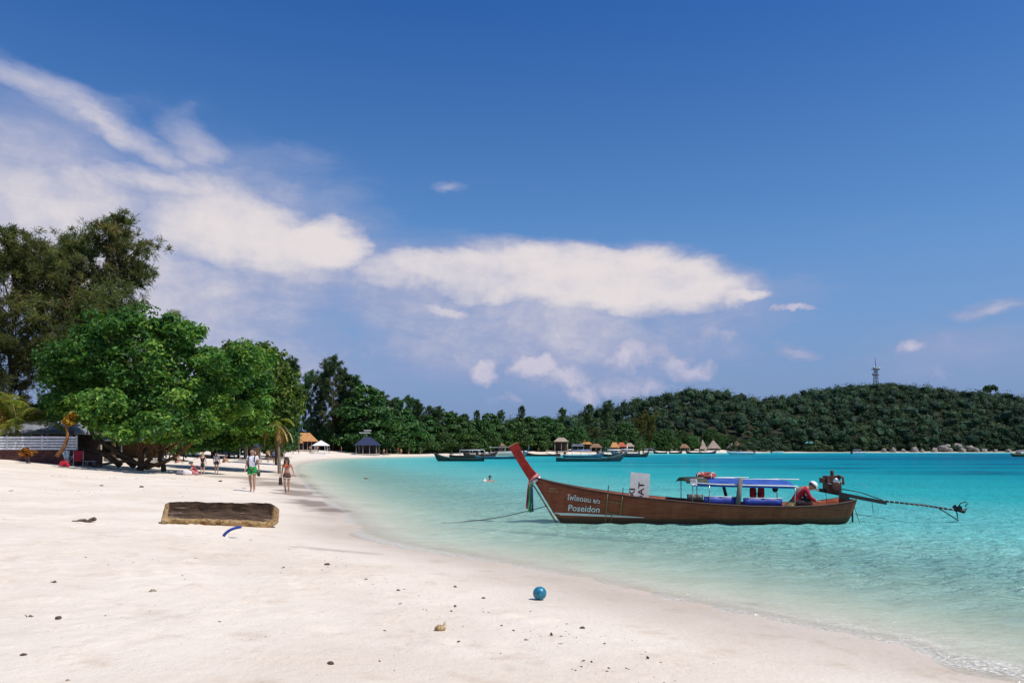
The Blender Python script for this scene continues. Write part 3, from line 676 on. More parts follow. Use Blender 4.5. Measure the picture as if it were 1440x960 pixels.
for k in range(26):
    x0 = rs.uniform(180, 262); y0 = rs.uniform(626, 650); x1 = x0 + rs.uniform(-25, 62); y1 = rs.uniform(586, 612)
    stem([(x0, y0, rs.uniform(-1, 1)), ((x0 + x1) / 2 + rs.uniform(-6, 6), (y0 + y1) / 2 + 3, -.8), (x1, y1, rs.uniform(-2, 0))], rs.uniform(.03, .06), 0.015, M_TWIG if k % 3 else M_BARK, 'branch')
# the same kind of tree beyond it
t2 = leafy_tree('shore_tree', 31, [(0, 0, 5.6, 3.4, 3, 2.6), (1.8, -1, 3.9, 2.6, 2.4, 2.2), (-2.2, 0, 4.2, 2.6, 2.4, 2.4), (0.3, -1.2, 2.4, 2.9, 2.2, 1.6)], 520, 30, 0.34, 0.52, M_ALMOND, 3.0, 0.25, M_BARK,
                label='green leafy tree just beyond the big beach tree, shading the blue cart')
t2.location = col(352, 66); t2.scale = (1.05, 1, 1.30)
t3 = leafy_tree('shore_tree', 32, [(0, 0, 3.8, 2.6, 2.4, 2.1), (1.2, -.5, 2.4, 2.2, 2, 1.6), (-1.6, 0, 2.6, 2.2, 2, 1.7)], 300, 30, 0.36, 0.55, M_ALMOND2, 2.0, 0.18, M_BARK,
                label='darker rounded tree standing between the dry fronds and the orange roof')
t3.location = col(388, 92); t3.scale = (0.85, 1.0, 1.62)
# tall feathery she-oaks at the far left
specs = [(160, 64, 19.2, 4.2, 41, 0.03, 'tallest brown-green feathery tree rising above the big beach tree'),
         (96, 62, 16.2, 5.4, 42, 0.0, 'feathery olive tree standing left of the tallest feathery tree'),
         (18, 60, 15.4, 5.2, 43, -0.02, 'wide feathery olive tree above the white board fence'),
         (226, 74, 12.8, 3.6, 44, 0.05, 'lower brownish feathery tree peeping out right of the tallest feathery tree'),
         (128, 71, 13.6, 4.6, 46, 0.02, 'feathery tree filling the gap between the two tall feathery trees'),
         (-60, 58, 15.0, 5.4, 45, 0.0, 'feathery tree above the end of the white board fence, cut by its edge')]
for px, d, h, w, sd_, ln, lb in specs:
    o = casuarina('she_oak', sd_, h, w, 78, 52, 0.50, M_CASU, M_BARK, base=0.10, label=lb, group='tall feathery trees behind the fence', width=0.052, lean=ln, dens=3.4)
    p = col(px, d); o.location = p
# lower greenery behind the fence
for i, (px, d, sc_) in enumerate([(20, 66, 1.3), (75, 70, 1.5), (118, 68, 1.2), (-30, 62, 1.4)]):
    if i == 0:
        bush = leafy_tree('dark_shrub', 51, [(0, 0, 1.6, 2.0, 1.6, 1.5), (1.5, .3, 1.3, 1.5, 1.3, 1.2), (-1.5, .2, 1.2, 1.5, 1.3, 1.1)], 160, 26, 0.3, 0.5, M_ALMOND2, 0.9, 0.12, M_BARK, label='dark leafy shrub filling the shade behind the white fence', cat='shrub', group='shrubs behind the fence'); bush.location = col(px, d); bush.scale = (sc_,) * 3
    else: copy_tree(bush, col(px, d), i * 1.7, sc_)
pl = palm('coconut_palm', 61, 2.3, 22, 3.3, M_PALM, M_BARK2, lean=(0.05, 0), label='young coconut palm with yellow-green fronds behind the white fence', leaflets=40); pl.location = col(22, 53.5)
pl = palm('coconut_palm', 62, 3.6, 4, 2.2, M_PALM, M_BARK2, lean=(0.04, 0), label='taller palm crown with rusty drooping fronds above the young palm', m_old=M_RUST, n_old=5, leaflets=36); pl.location = col(-8, 53.5)
pl = palm('coconut_palm', 63, 4.8, 3, 2.6, M_PALM, M_BARK2, lean=(-0.06, 0), droop=1.5, label='palm with bleached dry hanging fronds beside the leafy shore tree', m_old=M_DRY, n_old=11, leaflets=40, lw=0.11); pl.location = col(393, 63); pl.scale = (.85, .85, .85)
# small rusty sapling leaning over the end of the fence
sap = empty('leaning_sapling', col(84, 49), label='thin leaning sapling with orange leaves at the end of the white fence', cat='tree'); sb = col(84, 49)
mb = MB(); limb(mb, [at(80, 641, 49) - sb, at(90, 628, 49) - sb, at(95, 612, 49) - sb, at(93, 598, 49) - sb], 0.14, 0.07, 8); limb(mb, [at(94, 604, 49) - sb, at(99, 594, 49) - sb, at(103, 588, 49) - sb], .05, .02, 6); limb(mb, [at(93, 600, 49) - sb, at(86, 592, 49) - sb], .05, .02, 6); mb.build('trunk', M_TWIG, sap)
c0 = np.array([tuple(at(px, py, 49) - sb) for px, py in [(96, 590), (100, 586), (103, 583), (99, 594), (93, 593)]])
v, q, var = clump_leaves(c0, np.full(len(c0), .28), 60, 0.24, rs); foliage('crown', v, q, var, M_RUST, sap)
sh = empty('rusty_shrub', col(40, 48.5), label='small rust-brown dry shrub in front of the white fence', cat='shrub'); sb = col(40, 48.5)
c0 = np.array([(rs.uniform(-.35, .35), rs.uniform(-.2, .2), rs.uniform(.4, .85)) for k in range(9)])
v, q, var = clump_leaves(c0, np.full(9, .24), 40, 0.18, rs); foliage('crown', v, q, var, M_RUST, sh)
mb = MB(); [limb(mb, [(0.05 * k - .1, 0, -.1), (rs.uniform(-.2, .2), 0, .3), tuple(c0[k])], .025, .01, 5) for k in range(6)]; mb.build('trunk', M_BARK2, sh)

# dark shrubs closing the view under the big tree
for i, (px, d, sc_) in enumerate([(135, 76, 1.1), (160, 82, 1.3), (188, 80, 1.2), (215, 86, 1.3), (245, 84, 1.2), (272, 108, 1.7), (298, 106, 1.6), (322, 112, 1.7), (345, 116, 1.8), (365, 120, 1.8), (335, 120, 2.0), (300, 110, 2.0), (260, 105, 2.0), (376, 140, 2.0)]):
    o = copy_tree(bush, col(px, d), i * 1.3, sc_, 'dark leafy shrub in the deep shade behind the big beach tree', 'shrubs behind the big beach tree')
# ------------------------------------------------------------------ trees along the far beach
protos = {}
protos['oak'] = [casuarina('she_oak', 70 + k, 15, 3.1, 50, 28, 0.85, M_CASU2, M_BARK, base=0.04, width=0.11, dens=3.0, group='feathery trees behind the far beach') for k in range(3)]
protos['olive'] = [casuarina('olive_tree', 80, 11, 4.4, 44, 26, 0.95, M_OLIVE, M_BARK, base=0.03, width=0.15, group='olive trees behind the far beach')]
def tiers(seed):
    rs = np.random.RandomState(seed); return [(rs.uniform(-.6, .6), rs.uniform(-.6, .6), z, w, w * .9, 0.75) for z, w in ((1.9, 4.3), (3.7, 4.2), (5.4, 3.6), (6.9, 2.6), (8.2, 1.5))]
protos['tier'] = [leafy_tree('tiered_almond_tree', 90 + k, tiers(90 + k), 260, 18, 0.62, 0.75, M_ALMOND2, 6.0, 0.25, M_BARK, group='tiered almond trees behind the far beach') for k in range(2)]
def blob_lobes(seed):
    rs = np.random.RandomState(seed); L_ = [(0, 0, 4.6, 3.6, 3.4, 2.9)]
    for k in range(5):
        a = k * 1.26 + rs.uniform(-.3, .3); L_.append((2.7 * math.cos(a), 2.7 * math.sin(a), rs.uniform(1.2, 4.0), rs.uniform(1.8, 2.6), 2.2, rs.uniform(1.5, 2.3)))
    return L_
protos['bush'] = [leafy_tree('beach_tree', 100 + k, blob_lobes(100 + k), 330, 16, 0.60, 0.8, M_ALMOND2, 3.0, 0.28, M_BARK, group='rounded trees behind the far beach', zmin=-.9) for k in range(3)]
used = set()
FDX = [p[0] for p in SHORE_PX[17:]]; FDD = [ZC * F / (p[1] - HZ) for p in SHORE_PX[17:]]
def far_d(px): return float(np.interp(px, FDX, FDD))
LBL = {'oak': 'dark feathery she-oak in the tree line behind the far beach', 'olive': 'yellowish olive feathery tree behind the far beach huts',
       'tier': 'dark tree with flat leafy tiers behind the far beach', 'bush': 'rounded green leafy tree crowding behind the far beach'}
KINDW = {'oak': 'dark feathery she-oak', 'olive': 'yellowish olive feathery tree', 'tier': 'dark tree with flat leafy tiers', 'bush': 'rounded green leafy tree'}
MARKS = [(405, 'behind the little far kiosk'), (427, 'behind the orange roofed restaurant'), (451, 'behind the white canopy tent'), (485, 'between the white canopy tent and blue bar'), (517, 'behind the dark blue bar roof'), (540, 'right of the dark blue bar'), (561, 'behind the first folded red umbrella'),
         (588, 'behind the second folded red umbrella'), (605, 'behind the open blue and pale umbrellas'), (628, 'left of the straw-roofed house in the trees'), (649, 'beside the straw-roofed house in the trees'), (675, 'right of the straw-roofed house in the trees'), (703, 'behind the small brown thatched hut'), (732, 'behind the raised red prow'),
         (760, 'left of the house with pale grey roof'), (789, 'behind the house with pale grey roof'), (812, 'behind the slate-mauve roofed hut'), (838, 'behind the low brown thatch shelter'), (864, 'behind the small orange roofed hut'), (885, 'behind the small pale thatched hut'), (915, 'above the black longtail with purple cloths'),
         (945, 'behind the paired white umbrellas'), (965, 'behind the low brown thatch'), (990, 'behind the tall pointed thatched roof'), (1010, 'behind the wide pointed thatched roof'), (1033, 'behind the small pinkish thatched hut'), (1060, 'behind the sleek white speedboat'), (1090, 'behind the tiny white moored boat')]
H0 = {'oak': 15.3, 'olive': 11.2, 'tier': 8.7, 'bush': 7.4}
def plant(kind, px, d, top, i, wide=1.0, label=None, low=False):
    if 395 < px < 505: d = max(d, 196 + (px * 7 % 13))
    elif px >= 505: d = max(d, far_d(px) + 22 + (px * 7 % 9))
    src = protos[kind][i % len(protos[kind])]; p = col(px, d); h = ZC + (HZ - top) * d / F - p.z; s = h / H0[kind]
    if src.name in used: o = copy_tree(src)
    else: o = src; used.add(src.name)
    j = int(np.argmin([abs(px - a_) for a_, _ in MARKS])); nm_ = MARKS[j][1]
    label = label or (KINDW[kind] + ' ' + nm_ if not low else 'low leafy bush ' + nm_)
    o.location = p; o.rotation_euler = (0, 0, i * 2.1); o.scale = (s * wide, s * wide, s); o['label'] = label; o['category'] = 'tree' if not low else 'bush'
    if low: o['group'] = 'low bushes along the far beach'
    return o
plant('oak', 414, 150, 507, 0, 1.0, 'twin-topped dark she-oak left of the tallest far she-oak'); plant('oak', 404, 158, 522, 2, .9); plant('oak', 437, 165, 524, 1, .8)
plant('oak', 468, 160, 504, 1, 1.0, 'tallest dark she-oak above the orange roofed restaurant'); plant('oak', 484, 168, 520, 0, .9); plant('oak', 450, 175, 530, 2, .9)
plant('olive', 472, 172, 578, 0, .8, 'yellow-olive tree right of the white canopy'); plant('olive', 490, 176, 570, 1, .8); plant('olive', 500, 185, 582, 2, .9)
plant('bush', 440, 196, 590, 0, .8); plant('bush', 405, 150, 596, 1, .7); plant('bush', 470, 200, 595, 2)
plant('tier', 517, 190, 547, 0, 1.0, 'tall tiered almond tree left of the blue bar roof'); plant('tier', 545, 200, 566, 1, 1.0); plant('bush', 552, 190, 585, 0)
plant('bush', 532, 205, 578, 1, 1.0); plant('oak', 573, 205, 557, 2, .85, 'dark she-oak rising above the red banners'); plant('tier', 566, 198, 578, 0, 1.1); plant('oak', 605, 212, 572, 0, .8)
plant('oak', 592, 220, 570, 1, .8); plant('bush', 580, 195, 590, 2, .9); plant('tier', 600, 205, 585, 1, 1.2); plant('tier', 625, 215, 582, 0, 1.2); plant('bush', 612, 205, 596, 1, .9)
plant('bush', 640, 220, 600, 0); plant('tier', 648, 235, 588, 1, 1.1); plant('bush', 660, 222, 598, 2); plant('bush', 675, 230, 590, 1); plant('tier', 690, 236, 584, 0, 1.1)
plant('oak', 705, 262, 578, 1, .9); plant('bush', 700, 240, 600, 0); plant('bush', 722, 248, 592, 2, 1.1); plant('tier', 745, 262, 588, 1, 1.1); plant('oak', 735, 275, 572, 0, .8, 'dark bare-stemmed tree standing above the far tree line')
plant('bush', 752, 258, 603, 1); plant('bush', 775, 268, 604, 2, .9); plant('bush', 770, 285, 588, 0); plant('oak', 790, 300, 574, 2, .9); plant('bush', 810, 285, 600, 1, .9)
plant('oak', 830, 305, 570, 0, 1.1); plant('oak', 856, 312, 565, 1, 1.1); plant('olive', 838, 292, 606, 0, .7); plant('olive', 822, 288, 608, 1, .7); plant('bush', 880, 305, 596, 0, .9)
plant('olive', 912, 318, 585, 2, .8, 'pale green feathery tree at the foot of the headland'); plant('olive', 900, 322, 592, 1, .8); plant('bush', 895, 320, 612, 2, .8); plant('bush', 935, 330, 604, 1, .9); plant('tier', 960, 340, 606, 0, .9)
plant('oak', 648, 255, 585, 2, .8); plant('oak', 672, 262, 578, 0, .8); plant('bush', 860, 298, 610, 2, .7); plant('bush', 1030, 352, 612, 1, .8); plant('bush', 1060, 356, 616, 0, .8)
for k_, (px_, tp_) in enumerate([(500, 530), (535, 553), (556, 560), (586, 563), (616, 573), (634, 579), (655, 583)]): plant('oak', px_, 205, tp_, k_, 1.35)
plant('bush', 975, 345, 612, 2, .8); plant('bush', 1000, 350, 604, 0, .9)

for i_, (px, d) in enumerate([(425, 192), (447, 190), (463, 186), (480, 182), (496, 188), (508, 196), (528, 198), (541, 192), (556, 196), (571, 198), (585, 202), (598, 208), (615, 212), (633, 218), (652, 226), (668, 232), (684, 238), (712, 246), (730, 250), (760, 262), (795, 276), (846, 290), (870, 296), (905, 310), (925, 322), (948, 332), (972, 338), (1015, 346), (1045, 352), (1075, 358), (1090, 360), (1105, 362)]):
    plant('bush', px, d, 629.5 - 4200 / d - (i_ * 37 % 7), i_, 1.15, None, True)
# ------------------------------------------------------------------ the wooded headland: one mass of crowns
rs = np.random.RandomState(8); cx, cy = [], []
sp = 5.4
for yy in np.arange(225, 660, sp):
    for xx in np.arange(-150 + (yy % 2) * 3, 470, sp):
        cx.append(xx + rs.uniform(-2.6, 2.6)); cy.append(yy + rs.uniform(-2.6, 2.6))
cx, cy = np.array(cx), np.array(cy); u = (cx * F / cy) + 720; hz_ = hill_z(cx, cy); sdd = shore_dist(cx, cy)
crest_y = np.interp(cx, CX, CY)
keep = (u > 500) & (u < 1640) & (cy < crest_y + 26) & (((sdd > 34) & (hz_ > 0.2)) | ((hz_ > 0.3) & (sdd > 7) & (cx > 112)))
# scrub right down to the rocks
fx_, fy_ = [], []
for xx in np.arange(100, 420, 3.4):
    for k in range(6): fx_.append(xx + rs.uniform(-1.5, 1.5)); fy_.append(float(np.interp(xx, FSX, FSY)) + 7 + 3.6 * k + rs.uniform(-1.5, 1.5))
cx, cy = np.concatenate([cx[keep], fx_]), np.concatenate([cy[keep], fy_]); nS = len(fx_); cz = land_z(cx, cy); nC = len(cx); rad = 1.8 + 2.6 * rs.rand(nC) ** 1.3; big_ = rs.rand(nC) < 0.05; rad[big_] *= 1.35; rad[-nS:] = rs.uniform(1.3, 2.6, nS)
PER = 80; n = nC * PER
d = unit(rs.normal(size=(n, 3)) + np.array([0, -0.15, 0.35])); rr = np.repeat(rad, PER)[:, None]
lump = 1 + 0.28 * np.sin(d[:, :1] * 5 + np.repeat(rs.uniform(0, 6, nC), PER)[:, None]) * np.sin(d[:, 1:2] * 5 + 1) + 0.2 * np.sin(d[:, 2:] * 9 + np.repeat(rs.uniform(0, 6, nC), PER)[:, None])
hgt = (rad * rs.uniform(0.7, 1.25, nC) + 0.3 + 4.2 * rs.rand(nC) ** 2); hgt[-nS:] = rs.uniform(0.6, 2.2, nS)
c = np.stack([np.repeat(cx, PER), np.repeat(cy, PER), np.repeat(cz + hgt, PER)], -1) + d * rr * lump * np.array([1, 1, 0.85]) * rs.uniform(.78, 1.02, (n, 1))
nr = unit(d * 1.3 + np.array([0, 0, .15]) + rs.normal(size=(n, 3)) * 0.28); s_ = rs.uniform(0.55, 1.15, n)
v, q = leaf_quads(c, nr, s_, s_ * .75, rs, fold=.2)
bv = np.clip(0.40 + rs.normal(size=nC) * .19 + 0.25 * fbm(cx / 40, cy / 40, 3), 0, 1)
var = np.clip(np.repeat(bv, PER) + rs.normal(size=n) * .07, 0, 1)
print('HILL', nC, n)
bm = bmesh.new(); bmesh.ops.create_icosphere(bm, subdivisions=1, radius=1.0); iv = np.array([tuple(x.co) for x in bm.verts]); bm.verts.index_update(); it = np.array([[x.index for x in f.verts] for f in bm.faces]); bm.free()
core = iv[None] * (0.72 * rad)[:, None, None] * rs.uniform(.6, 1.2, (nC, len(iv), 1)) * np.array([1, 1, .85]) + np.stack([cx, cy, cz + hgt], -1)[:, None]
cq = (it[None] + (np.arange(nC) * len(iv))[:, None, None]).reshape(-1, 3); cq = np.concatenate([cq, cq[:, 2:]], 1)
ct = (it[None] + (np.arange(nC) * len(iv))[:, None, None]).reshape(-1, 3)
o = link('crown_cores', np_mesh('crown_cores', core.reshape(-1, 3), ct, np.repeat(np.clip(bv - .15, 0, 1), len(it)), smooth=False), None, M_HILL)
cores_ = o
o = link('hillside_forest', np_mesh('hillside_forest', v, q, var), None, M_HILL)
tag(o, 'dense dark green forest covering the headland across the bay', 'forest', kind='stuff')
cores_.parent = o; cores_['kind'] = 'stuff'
# the lone flat-topped tree on the ridge and the mast
xr = (1393 - 720) * 598 / F; zr = gz(xr, 598)
ridge = leafy_tree('ridge_tree', 120, [(0, 0, 11.2, 4.6, 4, 1.3), (-2.5, 0, 10.2, 2.6, 2.4, .9)], 70, 18, 1.0, 1.2, M_ALMOND2, 9.5, .35, M_BARK, label='lone flat-topped tree standing out on the headland ridge'); ridge.location = (xr, 598, zr)
ridge.scale = (1, 1, (ZC + (HZ - 543) * 598 / F - zr) / 12.4)
# ------------------------------------------------------------------ the moored longtail boat
BD = 22.45                                                      # distance of its centre line
BO = Vector(((995 - 720) * BD / F, BD, 0))
def bp(px, py, y=0.0): return at(px, py, BD + y) - BO
def hull_material(name, c1, c2, low):
    m, t, out = new_mat(name)
    b = N(t, 'ShaderNodeBsdfPrincipled'); b.inputs['Roughness'].default_value = 0.55; b.inputs['Specular IOR Level'].default_value = 0.15
    co = N(t, 'ShaderNodeTexCoord'); mp = N(t, 'ShaderNodeMapping'); L(t, co.outputs['Object'], mp.inputs[0]); mp.inputs['Scale'].default_value = (1.3, 6, 14)
    g = noise(t, mp.outputs[0], 1.2, 6, 0.65, .5)                # grain along the strakes
    mp2 = N(t, 'ShaderNodeMapping'); L(t, co.outputs['Object'], mp2.inputs[0]); mp2.inputs['Scale'].default_value = (3.2, 1, 0.5)
    st = noise(t, mp2.outputs[0], 1.4, 4, 0.6)                   # runs of weathering down the side
    cc = mixc(t, smap(t, g.outputs['Fac'], .3, .7), c1, c2)
    cc = mixc(t, smap(t, st.outputs['Fac'], .45, .72, 0, .55), cc, tuple(x * 1.25 for x in c2))
    sp = N(t, 'ShaderNodeSeparateXYZ'); L(t, co.outputs['Object'], sp.inputs[0])
    lo = smap(t, math_node(t, 'MULTIPLY_ADD', g.outputs['Fac'], 0.06, sp.outputs[2]), 0.17, 0.20, 1, 0)   # antifouling band
    cc = mixc(t, lo, cc, low); L(t, cc, b.inputs['Base Color'])
    bn = N(t, 'ShaderNodeBump'); bn.inputs['Strength'].default_value = .35; bn.inputs['Distance'].default_value = .01; L(t, g.outputs['Fac'], bn.inputs['Height']); L(t, bn.outputs[0], b.inputs['Normal'])
    L(t, b.outputs[0], out.inputs[0]); return m
M_HULL = hull_material('hull_planks', (0.205, 0.045, 0.022), (0.32, 0.083, 0.041), (0.12, 0.06, 0.034))
M_PROW = mat('prow_paint', (0.25, 0.022, 0.016), 0.55, .2, 9, spec=.15); M_RAIL = wood('rail_wood', (0.30, 0.15, 0.07), (0.50, 0.30, 0.16), (2, 20, 20), .5)
M_DARKW = wood('dark_wood', (0.035, 0.02, 0.014), (0.08, 0.045, 0.03), (2, 20, 20), .6); M_GREYW = wood('grey_wood', (0.12, 0.10, 0.085), (0.25, 0.21, 0.18), (20, 20, 3), .8)
M_WHITE = mat('white_paint', (0.78, 0.76, 0.71), .5, .06, 12); M_TARP = mat('blue_tarp', (0.03, 0.085, 0.36), .45, .25, 3, bump=.4); M_TARP2 = mat('blue_panel', (0.02, 0.045, 0.28), .5, .2, 4, bump=.3)
M_IRON = mat('rusty_iron', (0.10, 0.032, 0.022), .6, .5, 22, metal=.3, bump=.5, col2=(0.03, 0.015, 0.012)); M_BLACK = mat('black_grease', (0.018, 0.016, 0.015), .5, .3, 20); M_STEEL = mat('worn_steel', (0.45, 0.45, 0.43), .35, .3, 25, metal=.8)
M_ROPE = mat('rope_yellow', (0.34, 0.26, 0.12), .9, .3, 40); M_ROPED = mat('rope_dark', (0.05, 0.055, 0.05), .9, .3, 40)

boat = empty('longtail_boat', BO, label='brown wooden longtail boat with raised red prow moored in the shallows', cat='boat')
ST = [  # photo column, sheer row, half beam, keel column offset, keel row (None = under water depth)
    (752, 671.5, .045, 677.5, None), (760, 673.8, .13, 690.5, None), (770, 676.8, .21, 706.5, None), (780, 679.2, .29, 723, None), (790, 681.5, .36, None, -.02), (803, 684.5, .44, None, -.14),
    (825, 688.6, .54, None, -.22), (860, 694.3, .66, None, -.27), (900, 699.7, .75, None, -.3), (950, 704.8, .82, None, -.3), (1000, 709, .86, None, -.3), (1060, 712.3, .86, None, -.29),
    (1115, 713, .81, None, -.26), (1150, 711.6, .73, None, -.22), (1175, 709.2, .65, None, -.17), (1192, 706.2, .58, None, -.12), (1204, 703.2, .52, None, -.06)]
hx, hs_, hb_, hk = [], [], [], []
for px, sy, hb, ky, kz in ST:
    p = bp(px, sy, -hb); hx.append(p.x); hs_.append(p.z); hb_.append(hb); hk.append(bp(px, ky).z if ky else kz)
hx, hs_, hb_, hk = map(np.array, (hx, hs_, hb_, hk)); NT = 12
TP = [(i / NT) for i in range(NT + 1)]
def sect(i_or_x, t):
    if isinstance(i_or_x, int): X, S, B, K = hx[i_or_x], hs_[i_or_x], hb_[i_or_x], hk[i_or_x]
    else: X = i_or_x; S, B, K = (float(np.interp(X, hx, a)) for a in (hs_, hb_, hk))
    rake = 0.0 if X < hx[-1] - 0.6 else 0.16 * (1 - t) * (X - hx[-1] + 0.6) / 0.6
    return X - rake, B * t ** 0.55, K + (S - K) * t ** 1.25
def hull_y(x, z, off=0.006):
    S, B, K = (float(np.interp(x, hx, a)) for a in (hs_, hb_, hk)); t = min(1, max(0, (z - K) / (S - K))) ** 0.8
    return -(B * t ** 0.55) - off
NX = 70; xs = np.linspace(hx[0], hx[-1], NX)
mb = MB(); vs = []
for x in xs:
    for t in reversed(TP): X, Y, Z = sect(float(x), t); vs.append((X, -Y, Z))
    for t in TP[1:]: X, Y, Z = sect(float(x), t); vs.append((X, Y, Z))
W = 2 * NT + 1
fs = [(i * W + j, i * W + j + 1, (i + 1) * W + j + 1, (i + 1) * W + j) for i in range(NX - 1) for j in range(W - 1)]
mb.add(vs, fs, True); mb.build('hull', M_HULL, boat, solid=0.035)
# transom, rails, rubbing strake, floor, thwarts
mb = MB(); ring = [sect(float(hx[-1]), t) for t in TP]; vs = [(X - .02, -Y + .03, Z) for X, Y, Z in reversed(ring)] + [(X - .02, Y - .03, Z) for X, Y, Z in ring[1:]]
vs2 = [(x + .06, y, z + .01) for x, y, z in vs]; n = len(vs); mb.add(vs + vs2, [tuple(range(n)), tuple(range(2 * n - 1, n - 1, -1))] + [(i, i + n, i + 1 + n, i + 1) for i in range(n - 1)]); mb.build('transom', M_HULL, boat)
for s in (-1, 1):
    mb = MB(); pts = []
    for x in np.linspace(hx[0] + .02, hx[-1], 40): X, Y, Z = sect(float(x), 1.0); pts.append((X, s * (Y + .005), Z + .012))
    mb.tube(pts, 0.030, 6, flat=.8); mb.build('gunwale', M_DARKW, boat)
    mb = MB(); pts = []
    for x in np.linspace(hx[0] + .1, hx[-1] - .02, 50):
        S = float(np.interp(x, hx, hs_)) - 0.085; pts.append((x, -s * hull_y(x, S, .012) * -1 if s < 0 else -hull_y(x, S, .012), S))
    mb.tube(pts, 0.016, 6); mb.build('rubbing_strake', M_RAIL, boat)
def deck_outline(z, x0, x1, n=24):
    L_ = []
    for x in np.linspace(x0, x1, n): L_.append((x, -hull_y(x, z, -0.06)))
    return L_
ol = deck_outline(0.24, hx[6], hx[-1] - .15); nb = 7
for k in range(nb):                                             # floor boards
    f0, f1 = -1 + 2 * k / nb + .01, -1 + 2 * (k + 1) / nb - .01; mb = MB(); vs = [(x, w * f0, .24) for x, w in ol] + [(x, w * f1, .24) for x, w in ol]; n = len(ol)
    mb.add(vs, [(i, i + 1, n + i + 1, n + i) for i in range(n - 1)]); mb.build('floor_board', M_RAIL, boat, solid=.02)
for px in (838, 880, 935, 1140):
    x = bp(px, 700).x; S = float(np.interp(x, hx, hs_)) - .10; w = -hull_y(x, S, -.05); mb = MB(); mb.box((x, 0, S), (.22, 2 * w, .035)); mb.build('thwart', M_RAIL, boat)
mb = MB(); x0 = hx[0] + .12; ol = []
for x in np.linspace(x0, hx[5], 10): S = float(np.interp(x, hx, hs_)) - .05; ol.append((x, -hull_y(x, S, -.04), S))
vs = [(x, -w, z) for x, w, z in ol] + [(x, w, z) for x, w, z in ol]; mb.add(vs, [(i, i + 1, 10 + i + 1, 10 + i) for i in range(9)]); mb.build('foredeck', M_DARKW, boat, solid=.02)
# white line under the name
mb = MB(); vs = []
for px, y0, y1 in [(779.5, 720.3, 723.4), (790, 720.7, 724), (810, 721.4, 724.6), (830, 722.3, 725.3), (850, 723.4, 726), (870, 724.6, 726.8), (890, 725.8, 727.5), (906, 727, 727.6)]:
    for py in (y0, y1):
        g = bp(px, py, -.5); y = hull_y(g.x, g.z, .008); g = bp(px, py, y); vs.append((g.x, hull_y(g.x, g.z, .008), g.z))
mb.add(vs, [(2 * i, 2 * i + 2, 2 * i + 3, 2 * i + 1) for i in range(7)]); mb.build('painted_line', M_WHITE, boat, solid=.003)
# prow post
mb = MB(); L_e = [(745.5, 677.5), (735.5, 662), (727, 648), (720, 636), (714.8, 628.2)]; R_e = [(757, 668.5), (747.5, 657), (739, 645), (733, 633), (728, 621.8)]
vs = []
for (a, b), (c, d) in zip(L_e, R_e):
    for px, py in ((a, b), (c, d)):
        for y in (-.05, .05): p = bp(px, py); vs.append((p.x, y, p.z))
fs = []
for i in range(4):
    o = i * 4; fs += [(o, o + 2, o + 6, o + 4), (o + 1, o + 5, o + 7, o + 3), (o, o + 4, o + 5, o + 1), (o + 2, o + 3, o + 7, o + 6)]
fs += [(0, 1, 3, 2), (16, 18, 19, 17)]; mb.add(vs, fs); mb.build('prow_post', M_PROW, boat, bevel=.012)
mb = MB(); [mb.beam(bp(a, b), bp(c, d), .11, .022) for (a, b), (c, d) in (((715, 628), (728, 621.5)),)]; mb.build('prow_cap', M_RAIL, boat)
mb = MB(); pts = [bp(px, py) for px, py in [(745, 677), (752, 684), (760, 697), (770, 713.5), (780, 730), (786, 739)]]; mb.tube([(p.x - .01, 0, p.z) for p in pts], .026, 6); mb.build('stem_band', M_RAIL, boat)
# lettering
def paint_text(body, px, py, h_px, shear, slope, m, name, stretch=1.0, rot90=False, place=None, weight=0.0):
    cu = bpy.data.curves.new(name, 'FONT'); cu.body = body; cu.size = 1.0; cu.shear = shear; cu.offset = weight; cu.resolution_u = 3
    tmp = bpy.data.objects.new(name, cu); COL.objects.link(tmp); bpy.context.view_layer.update()
    me = bpy.data.meshes.new_from_object(tmp.evaluated_get(bpy.context.evaluated_depsgraph_get())); bpy.data.objects.remove(tmp); bpy.data.curves.remove(cu); me.name = name
    k = h_px / 0.72
    for v in me.vertices:
        x, y = v.co.x * k * stretch, v.co.y * k
        if place is None:
            qx, qy = px + x, py - y + slope * x
            g = bp(qx, qy, -.5); yy = hull_y(g.x, g.z, .012); g = bp(qx, qy, yy); v.co = (g.x, hull_y(g.x, g.z, .012), g.z)
        else: v.co = place(x, y)
    return link(name, me, boat if place is None else None, m)
paint_text('โพไซดอน ๒๖', 797.5, 702.0, 6.6, .12, .125, M_WHITE, 'thai_name', 1.0, weight=.012)
paint_text('Poseidon', 798, 717.5, 9.0, .15, .062, M_WHITE, 'painted_name', .98, weight=.012)
paint_text('รพฟร', 772, 687.4, 3.2, 0, .12, M_RAIL, 'registration_mark', 1.0, weight=.01); paint_text('0-47193', 771.8, 691.2, 3.0, 0, .12, M_RAIL, 'registration_mark', .95, weight=.01)
